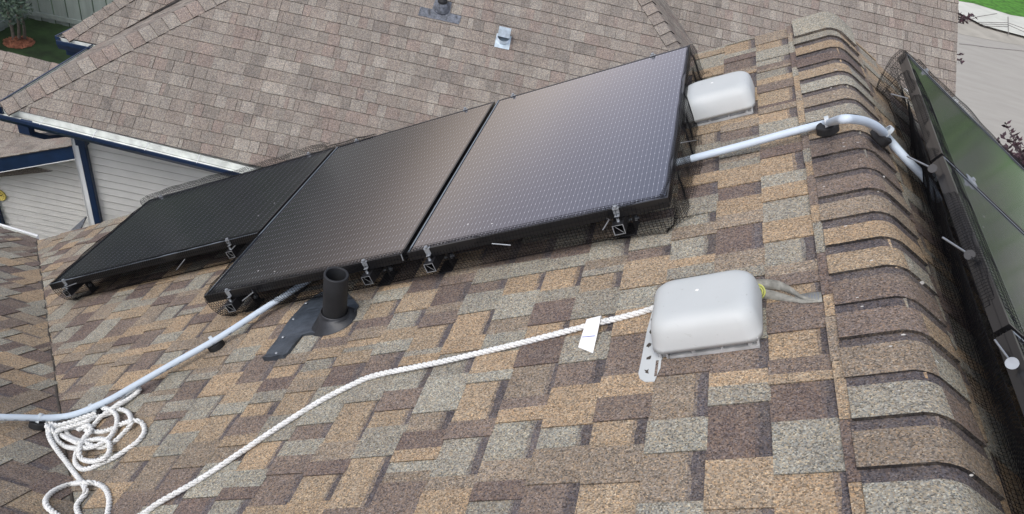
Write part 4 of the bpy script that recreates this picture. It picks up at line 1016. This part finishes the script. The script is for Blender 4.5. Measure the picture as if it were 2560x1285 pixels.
# hip caps on the jog
hipcaps(E2(-.25, 1.75)+Vector((0, 0, .0)), E2(1.75, 3.85), nN, nD, .143, 19, .12)
mb = MB(); mb.slab([WN(-.25, 1.74, -.02), WN(.17, 1.74, -.02), WN(.17, 1.74, -.22), WN(-.25, 1.74, -.22)], -hN, .02); mb.build('fascia', M_BLUE, nb)
# walls with lap siding
def siding(P, Q, z0, z1, outn, E=.098, name='wall', label=None, topfun=None):
    mb = MB(); d = (Q-P); z = z0
    L = d.length; dn = d.normalized()
    while z < z1:
        zt_ = min(z+E, z1)
        a, b = 0.0, L
        if topfun:
            a = topfun(zt_)
            if a >= L-.01: break
        A0 = P+Vector((0, 0, z)); 
        def pt(x, zz, o): return Vector((P.x, P.y, 0))+dn*x+Vector((0, 0, zz))+outn*o
        zg = zt_-.011
        mb.add([pt(a, z, .016), pt(b, z, .016), pt(b, zg, .004), pt(a, zg, .004)], [(0, 1, 2, 3)], False, False)
        mb.add([pt(a, z, -.03), pt(b, z, -.03), pt(b, z, .016), pt(a, z, .016)], [(0, 1, 2, 3)], False, False)
        mb.add([pt(a, zg, .004), pt(b, zg, .004), pt(b, zg, -.03), pt(a, zg, -.03)], [(0, 1, 2, 3)], False, False)
        mb.add([pt(a, zg, -.03), pt(b, zg, -.03), pt(b, zt_, -.03), pt(a, zt_, -.03)], [(0, 1, 2, 3)], False, False)
        z = zt_
        o = mb.build(name, M_SIDING, nb)
    if label: tag(o, label)
    return o
def Wp(u, w): p = WN(u, w, 0); return Vector((p.x, p.y, 0))
zE_ = ON.z
siding(Wp(.50, .35), Wp(uE-.4, .35), GZ, zE_-.06, -hN, label='bright front wall with lap siding')
siding(Wp(.50, 1.55), Wp(.50, .35), GZ, zE_-.06, -eN, label='short return wall')
mb = MB(); mb.slab([WN(.03, -.0, -.06), WN(uE, -.0, -.06), WN(uE, .36, -.06), WN(.06, .36, -.06)], (0, 0, 1), .015)
mb.slab([WN(.06, .36, -.06), WN(.50, .36, -.06), WN(.50, 1.7, -.06), WN(.17, 1.7, -.06)], (0, 0, 1), .015); mb.build('soffit', M_WHITE, nb)
mb = MB(lambda a, b, c: WN(a, b, c)); mb.box(.455, .330, GZ-zE_, .548, .352, -.07); mb.box(.453, .33, GZ-zE_, .478, .42, -.07); mb.build('corner_board', M_WHITE, nb)
ds = None
mb = MB(lambda a, b, c: WN(a, b, c)); mb.bbox(.556, .268, GZ-zE_, .634, .330, -.30, .006)
dspo = mb.build('downspout', M_BLUE, nb)
mb = MB()
def sq_tube(mb, pts, a, b):
    k = len(pts); V = []
    for p in pts: V += [p+eN*a+hN*b, p-eN*a+hN*b, p-eN*a-hN*b, p+eN*a-hN*b]
    mb.add(V, [(i*4+j, i*4+(j+1) % 4, i*4+4+(j+1) % 4, i*4+4+j) for i in range(k-1) for j in range(4)]+[(0, 1, 2, 3), (4*k-1, 4*k-2, 4*k-3, 4*k-4)], False, False)
sq_tube(mb, [WN(.27, -.10, -.08), WN(.27, -.10, -.20), WN(.36, -.02, -.27), WN(.50, .18, -.31), WN(.595, .298, -.38), WN(.595, .298, -.48)], .055, .045); mb.build('elbow', M_BLUE, dspo)
mb = MB(lambda a, b, c: WN(a, b, c)); mb.bbox(-1.60, 1.46, GZ-zE_, -1.52, 1.535, -2.0, .006); mb.bbox(-1.68, 1.50, GZ-zE_, -1.61, 1.536, -2.0, .004)
mb.build('downspout', M_BLUE, nb)
# gable rake over the recessed wall
rl = [hit(p, WN(0, 1.22, 0), hN) for p in ((-160, 420), (185, 364), (330, 338))]
rb = [hit(p, WN(0, 1.22, 0), hN) for p in ((-160, 458), (185, 396), (330, 372))]
mb = MB(); mb.slab([rl[0], rl[2], rb[2], rb[0]], -hN, .03)
mb.build('fascia', M_BLUE, nb)
zr0, zr1 = rb[0].z, rb[2].z; ur0, ur1 = locN(rb[0])[0], locN(rb[2])[0]
siding(Wp(ur0, 1.55), Wp(.50, 1.55), GZ, zr0+(zr1-zr0)*(.5-ur0)/(ur1-ur0), -hN, label='shaded recessed wall', topfun=lambda z: max(0, (z-zr0)/(zr1-zr0)*(ur1-ur0)))
gup = (rl[2]-rl[0]).normalized(); back = hN*1.0
roof_poly([rl[0]-hN*.02, rl[2]-hN*.02, rl[2]+hN*.55, rl[0]+hN*.55], hN, M_SHN, 0, .143, 91, 'gable slope seen edge on above the navy fascia', nb)
mb = MB(); mb.slab([rb[0]+hN*.0, rb[2], rb[2]+hN*.36, rb[0]+hN*.36], gup.cross(hN), .01); mb.build('soffit', M_WHITE, nb)
# wing slope beyond, facing us
P1F = CAM+ray((20, 200))*10.45
F4 = [hit(p, P1F, nN) for p in ((-260, 72), (300, 200), (300, 410), (-260, 470))]
roof_poly(F4, eN, M_SHN, .02, .143, 95, 'left wing slope beyond the gutter', nb)
rdA, rdB = hit((-260, 66), P1F, nN), hit((300, 200), P1F, nN)
nBk = (-hN*math.sin(TN)*-1+Vector((0, 0, math.cos(TN)))).normalized()
hipcaps(rdA, rdB, nN, nBk, .30, 29, .14)
F5 = [rdA, rdB, rdB+hN*2.2-Vector((0, 0, 2.2*TT)), rdA+hN*2.2-Vector((0, 0, 2.2*TT))]
roof_poly(F5, -eN, M_SHN, 0, .143, 96, 'back slope of the left wing', nb)
# little grey roof at the foot of the corner board
fr_ = [hit(p, WN(0, 1.2, 0), hN) for p in ((158, 592), (216, 540))]
mb = MB(); mb.slab([fr_[0], fr_[1], fr_[1]-hN*.8-Vector((0, 0, .35)), fr_[0]-hN*.8-Vector((0, 0, .35))], (0, 0, 1), .03); mb.col = None
mb.build('lean_to_roof', M_FLASHN, nb)
# roof plumbing stack
u0, w0_, z0_ = locN(hit((1105, 22), P0N, nN)); v0_ = w0_/cT
pv = thing('plumbing_vent', NA(u0, v0_, 0), 'short black vent pipe with a scuffed T shaped flashing on the neighbouring roof', 'vent pipe')
mb = MB(NA); poly = [(u0-.245, v0_-.155), (u0+.225, v0_-.155), (u0+.235, v0_-.045), (u0+.10, v0_-.04), (u0+.095, v0_+.10), (u0-.095, v0_+.10), (u0-.105, v0_-.04), (u0-.24, v0_-.04)]
mb.prism([(a, b) for a, b in poly], .010, .013); mb.build('flashing', M_FLASHN, pv)
mb = MB(); mb.lathe(NA(u0, v0_+.0, .012), nN*.5+Vector((0, 0, .6)), [(.092, -.01), (.083, .03), (.064, .075), (.056, .085)], 28); mb.build('boot', M_FLASHN, pv)
mb = MB(); mb.lathe(NA(u0, v0_, .02), (0, 0, 1), [(.044, 0), (.044, .17), (.036, .17), (.036, .06), (.0005, .05)], 28); mb.build('pipe', M_BLKP, pv)
mb = MB(); mb.lathe(NA(u0, v0_, .06)+Vector((0, 0, .03)), (0, 0, 1), [(.052, 0), (.054, .008), (.054, .03), (.050, .036), (.044, .036)], 28); mb.build('collar', M_BLKP, pv)
# galvanised hood
u1, w1_, _ = locN(hit((1258, 100), P0N, nN)); v1_ = w1_/cT
gv = thing('exhaust_vent', NA(u1, v1_, 0), 'small shiny galvanised exhaust hood on the neighbouring roof', 'roof vent')
mb = MB(NA); mb.box(u1-.085, v1_-.115, .010, u1+.085, v1_+.06, .012); mb.build('base_plate', M_GALV, gv)
mb = MB(); mb.lathe(NA(u1+.0, v1_+.01, .012), nN, [(.080, 0), (.080, .006), (.074, .006), (.072, .05), (.070, .05), (.070, .0)], 32); mb.build('collar', M_GALV, gv)
mb = MB(NA)
x0_, x1_ = u1-.068, u1+.068
pr2 = [(v1_+.085, .01), (v1_+.085, .12), (v1_+.06, .150), (v1_+.02, .155), (v1_-.035, .105)]
V = [(x0_, v, h) for v, h in pr2]+[(x1_, v, h) for v, h in pr2]; k = len(pr2)
mb.add(V, [(i, k+i, k+i+1, i+1) for i in range(k-1)]); mb.add([(x0_, v, h) for v, h in pr2]+[(x0_, v1_+.02, .04)], [(0, 1, 2, 3, 4, 5)]); mb.add([(x1_, v, h) for v, h in pr2]+[(x1_, v1_+.02, .04)], [(5, 4, 3, 2, 1, 0)])
mb.build('hood', M_GALV, gv)
# round yellow thermometer on the recessed wall
P = hit((-3, 490), WN(0, 1.50, 0), hN); th_ = thing('wall_thermometer', P, 'round yellow dial thermometer on the recessed wall at the left edge', 'thermometer')
mb = MB(); mb.lathe(P+hN*.04, -hN, [(.0001, .0), (.078, 0), (.084, .01), (.084, .028), (.076, .034), (.072, .028), (.0001, .028)], 36); mb.build('dial', simple('yellow_dial', (.62, .50, .12), .5, var=.1), th_)
mb = MB(); fo = P-hN*-.008
for k in range(12):
    a_ = R_(30*k); c = P+hN*.0115+(eN*math.cos(a_)+Vector((0, 0, math.sin(a_))))*.060; mb.lathe(c, -hN, [(.006, 0), (.0045, .002), (.0001, .002)], 8, False)
mb.tube([P+hN*.008-eN*.0, P+hN*.008+eN*.04+Vector((0, 0, .015))], .005, 6); mb.build('dial_marks', M_HOLE, th_)
# ================================================================== GROUND
def sheet(pts, z, name, mat, kind='structure', label=None, cat='ground'):
    mb = MB(); mb.add([(p[0], p[1], z) for p in pts], [tuple(range(len(pts)))], mapped=False); o = mb.build(name, mat); tag(o, label, cat, None, kind); return o
sheet([(-300, -300), (300, -300), (300, 400), (-300, 400)], GZ-.02, 'ground', M_GROUND, label='green ground stretching away round the houses')
g3 = lambda px: tuple(gnd(px))[:2]
sheet([(-26, -4), (-3, -4), (-3, 30), (-26, 30)], GZ, 'lawn', M_GRASSD, label='shaded green lawn behind the neighbouring house')
sheet([(3.4, -6), (60, -6), (60, 60), (3.4, 60)], GZ+.004, 'road', M_ROAD, label='pale worn street at the right', cat='road')
def strip(pa, pb, z, name, mat, label, cat, kind='structure', extra=30):
    A = [Vector(g3(p)) for p in pa]; B = [Vector(g3(p)) for p in pb]
    for Q in (A, B):
        d0 = (Q[0]-Q[1]).normalized(); d1 = (Q[-1]-Q[-2]).normalized(); Q.insert(0, Q[0]+d0*extra); Q.append(Q[-1]+d1*extra)
    mb = MB(); k = len(A); V = [(p.x, p.y, z) for p in A]+[(p.x, p.y, z) for p in B]
    mb.add(V, [(i, i+1, k+i+1, k+i) for i in range(k-1)], mapped=False); o = mb.build(name, mat); return tag(o, label, cat, None, kind)
eg = [(2398, 9), (2430, 14), (2491, 33), (2523, 43), (2560, 49)]
es = [(2395, 38), (2421, 51), (2453, 68), (2491, 79), (2560, 97)]
ed = [(2380, 82), (2398, 85), (2458, 97), (2500, 105), (2560, 115)]
strip(ed, es, GZ+.012, 'dirt', M_DIRT, 'dusty edge of the street along the sidewalk', 'dirt')
strip(es, eg, GZ+.10, 'sidewalk', M_CONC, 'pale concrete sidewalk with trowelled lines', 'sidewalk')
strip(eg, [(2398, -160), (2440, -150), (2500, -140), (2530, -130), (2560, -120)], GZ+.11, 'boulevard_grass', M_GRASSL, 'bright green grass beyond the sidewalk', 'grass')
sw = bpy.data.objects['sidewalk']
mb = MB()
for a, b in (((2520, 42), (2521, 86)), ((2421, 51), (2444, 42)), ((2444, 42), (2492, 34)), ((2444, 56), (2520, 57)), ((2450, 60), (2520, 62)), ((2460, 65), (2520, 67)), ((2522, 58), (2560, 72)), ((2522, 63), (2560, 80))):
    A, B = gnd(a, GZ+.104), gnd(b, GZ+.104); mb.tube([A, B], .018, 4)
o = mb.build('expansion_joint', M_CRACK); o.parent = sw
mb = MB(); A = [gnd(p, GZ+.008) for p in ((2398, 110), (2430, 113), (2470, 119), (2520, 124), (2560, 128), (2640, 136))]; mb.tube(A, .02, 4)
o = mb.build('road_crack', M_CRACK); o.parent = bpy.data.objects['road']
# ---- fence
fA = gnd((70, 45)); fB = gnd((185, 68)); d1 = (fB-fA).normalized(); d1.z = 0
fL = gnd((0, 78)); d0 = (fL-fA).normalized(); d0.z = 0
def fence(P, d, L, label, seed):
    t = thing('fence', P, label, 'fence', None); r = random.Random(seed); nn_ = Vector((-d.y, d.x, 0)); x = 0
    if nn_.dot(CAM-P) < 0: nn_ = -nn_
    mb = MB()
    while x < L:
        w_ = .145; o_ = .012 if int(x/.14) % 2 else -.012; a = P+d*x+nn_*o_; b = a+d*(w_-.008)
        mb.add([a, b, b+Vector((0, 0, 1.85)), a+Vector((0, 0, 1.85)), a-nn_*.02, b-nn_*.02, b-nn_*.02+Vector((0, 0, 1.85)), a-nn_*.02+Vector((0, 0, 1.85))], [(0, 1, 2, 3), (0, 3, 7, 4), (1, 5, 6, 2), (3, 2, 6, 7), (7, 6, 5, 4)], False, False); x += .15
    mb.build('boards', M_FENCE, t)
    mb = MB()
    for z in (.10, 1.15, 1.75):
        a = P+nn_*.015+Vector((0, 0, z)); b = a+d*L; mb.add([a, b, b+Vector((0, 0, .1)), a+Vector((0, 0, .1)), a+nn_*.04, b+nn_*.04, b+nn_*.04+Vector((0, 0, .1)), a+nn_*.04+Vector((0, 0, .1))], [(4, 5, 6, 7), (3, 7, 6, 2), (0, 1, 5, 4)], False, False)
    mb.build('rail', M_FENCE, t)
fence(fA, d1, 14, 'grey green board fence across the back of the lawn', 1)
fence(fA, d0, 9, 'grey green board fence coming forward along the left of the lawn', 2)
# ---- trees
def leaves(mb, c, rad, n, size, r, squash=1, spray=.35):
    for _ in range(n):
        while True:
            p = Vector((r.uniform(-1, 1), r.uniform(-1, 1), r.uniform(-1, 1)))
            if .15 < p.length < 1: break
        q = c+Vector((p.x*rad, p.y*rad, p.z*rad*squash)); a = Vector((r.gauss(0, 1), r.gauss(0, 1), r.gauss(0, .7))).normalized(); b = a.orthogonal().normalized()
        b = (b*math.cos(r.random()*6.28)+a.cross(b)*math.sin(r.random()*6.28)); s_ = size*r.uniform(.6, 1.3)
        mb.add([q-a*s_, q+b*s_*spray, q+a*s_, q-b*s_*spray], [(0, 1, 2, 3)], False, False)
tb = gnd((50, 108))
tt = thing('young_tree', tb, 'young three stemmed leafy tree in a red mulch ring by the fence corner', 'tree')
r = random.Random(5)
for (a, b, c) in (((36, 104), (10, -10), (-30, -110)), ((48, 105), (42, 20), (36, -120)), ((62, 103), (55, 40), (50, -100))):
    A = gnd(a); B = CAM+ray(b)*((A-CAM).dot(fw)-.7); C_ = CAM+ray(c)*((A-CAM).dot(fw)-1.6)
    mb = MB(); mb.tube([A, A.lerp(B, .5)+Vector((.02, 0, 0)), B, C_], [.035, .03, .024, .012], 8); mb.build('trunk', M_BARK, tt)
mb = MB()
for k in range(46):
    px = (r.uniform(-60, 62), r.uniform(-190, 38)); 
    if px[0] > 66-abs(px[1]-10)*.05: continue
    dpt = (tb-CAM).dot(fw)-1.1+r.uniform(-.8, .8)
    c = CAM+ray(px)*dpt; leaves(mb, c, .26, 60, .05, r, .8)
mb.build('crown', M_LEAFY, tt)
mb = MB(); pts = []; r = random.Random(2)
cc = gnd((48, 107)); nseg = 28
ring = [cc+Vector((math.cos(6.283*i/nseg)*.28*r.uniform(.93, 1.05), math.sin(6.283*i/nseg)*.30*r.uniform(.93, 1.05), .01)) for i in range(nseg)]
mb.add(ring+[cc+Vector((0, 0, .07))], [(i, (i+1) % nseg, nseg) for i in range(nseg)], True, False)
for _ in range(420):
    a_ = r.uniform(0, 6.28); q = r.random()**.5*.28; p = cc+Vector((math.cos(a_)*q, math.sin(a_)*q*1.05, .11*(1-q/.28)+.012)); d = Vector((r.gauss(0, 1), r.gauss(0, 1), r.gauss(0, .3))).normalized()*.03; e = d.cross(Vector((0, 0, 1)))*.35
    mb.add([p-d-e, p+d-e, p+d+e, p-d+e], [(0, 1, 2, 3)], False, False)
solo(mb, 'mulch_ring', M_MULCH, cc, 'round bed of red wood mulch around the young tree', 'mulch')
# purple leaved branches at the right
def plum(anchor, tips, label, seed, ground_xy, lsz=.055):
    r = random.Random(seed); t = thing('plum_tree', Vector((ground_xy[0], ground_xy[1], GZ)), label, 'tree')
    base_ = Vector((ground_xy[0], ground_xy[1], GZ)); mb = MB(); mb.tube([base_, base_.lerp(anchor, .5)+Vector((.1, .1, 0)), anchor], [.07, .05, .02], 8)
    lf = MB()
    for tip in tips:
        a = anchor+Vector((r.uniform(-.05, .05), r.uniform(-.05, .05), 0)); mid = a.lerp(tip, .5)+Vector((r.uniform(-.08, .08), r.uniform(-.08, .08), r.uniform(0, .06)))
        pts = smooth_path([a, mid, tip], .04); mb.tube(pts, [.009*(1-.75*i/len(pts)) for i in range(len(pts))], 5)
        for i, p in enumerate(pts):
            if i < len(pts)*.25: continue
            for _ in range(2):
                d = Vector((r.gauss(0, 1), r.gauss(0, 1), r.gauss(0, .8)+.4)).normalized(); e = d.cross(Vector((r.gauss(0, 1), r.gauss(0, 1), r.gauss(0, 1)))).normalized(); s_ = lsz*r.uniform(.7, 1.2)
                lf.add([p, p+d*s_*.5+e*s_*.24, p+d*s_*1.05, p+d*s_*.5-e*s_*.24], [(0, 1, 2, 3)], False, False)
    mb.build('trunk', M_BARKD, t); lf.build('crown', M_PLUM, t)
def at(px, dep): return CAM+ray(px)*dep
an = at((2600, 470), 9.2)
plum(an, [at(p, 9.2+rnd.uniform(-.4, .4)) for p in ((2515, 312), (2500, 335), (2495, 352), (2525, 345), (2545, 350), (2538, 372), (2505, 372), (2560, 380), (2530, 398), (2550, 410), (2575, 350), (2590, 380), (2520, 385), (2560, 430), (2580, 420), (2600, 400), (2545, 390))], 'dark purple leaved plum tree rising at the right edge past the panels', 6, (an.x+.2, an.y-.2), .075)
an = at((2372, 52), 11.6)
plum(an, [at(p, 11.6) for p in ((2436, 40), (2428, 46), (2418, 56), (2403, 50), (2410, 60))], 'small purple plum twig poking out past the neighbouring rake near the street', 7, (an.x-.5, an.y+.6), .07)
an = at((2376, 146), 11.2)
plum(an, [at(p, 11.2) for p in ((2402, 138), (2400, 158))], 'lone purple sprig showing beyond the neighbouring roof edge', 9, (an.x-.4, an.y+.5), .07)
# far wood: seen only as reflections in the panels
def wood(name, cx, cy, az0, az1, d0_, d1_, n, top, seed, mat, label):
    r = random.Random(seed); mb = MB()
    for k in range(n):
        az = R_(r.uniform(az0, az1)); dd = r.uniform(d0_, d1_); h = (top-GZ)*r.uniform(.62, 1.0); c = Vector((CX+math.sin(az)*dd, math.cos(az)*dd, GZ))
        rad = h*.30
        mb.tube([c, c+Vector((0, 0, h*.6))], [.18, .08], 6)
        for j in range(7):
            q = c+Vector((r.gauss(0, rad*.55), r.gauss(0, rad*.55), h*r.uniform(.32, .9))); leaves(mb, q, rad*.62, 70, .30, r, .9, .6)
    o = mb.build(name, mat); return tag(o, label, 'trees', None, 'stuff')
wood('far_trees', 0, 0, -78, -37, 26, 42, 44, -2.3, 12, M_LEAF, 'distant belt of dark trees off to the left')
wood('far_trees', 0, 0, 8, 66, 58, 84, 60, 2.2, 13, leaf_mat('light_leaves', (.07, .15, .05), (.22, .30, .14)), 'distant belt of green trees across the street at the right')
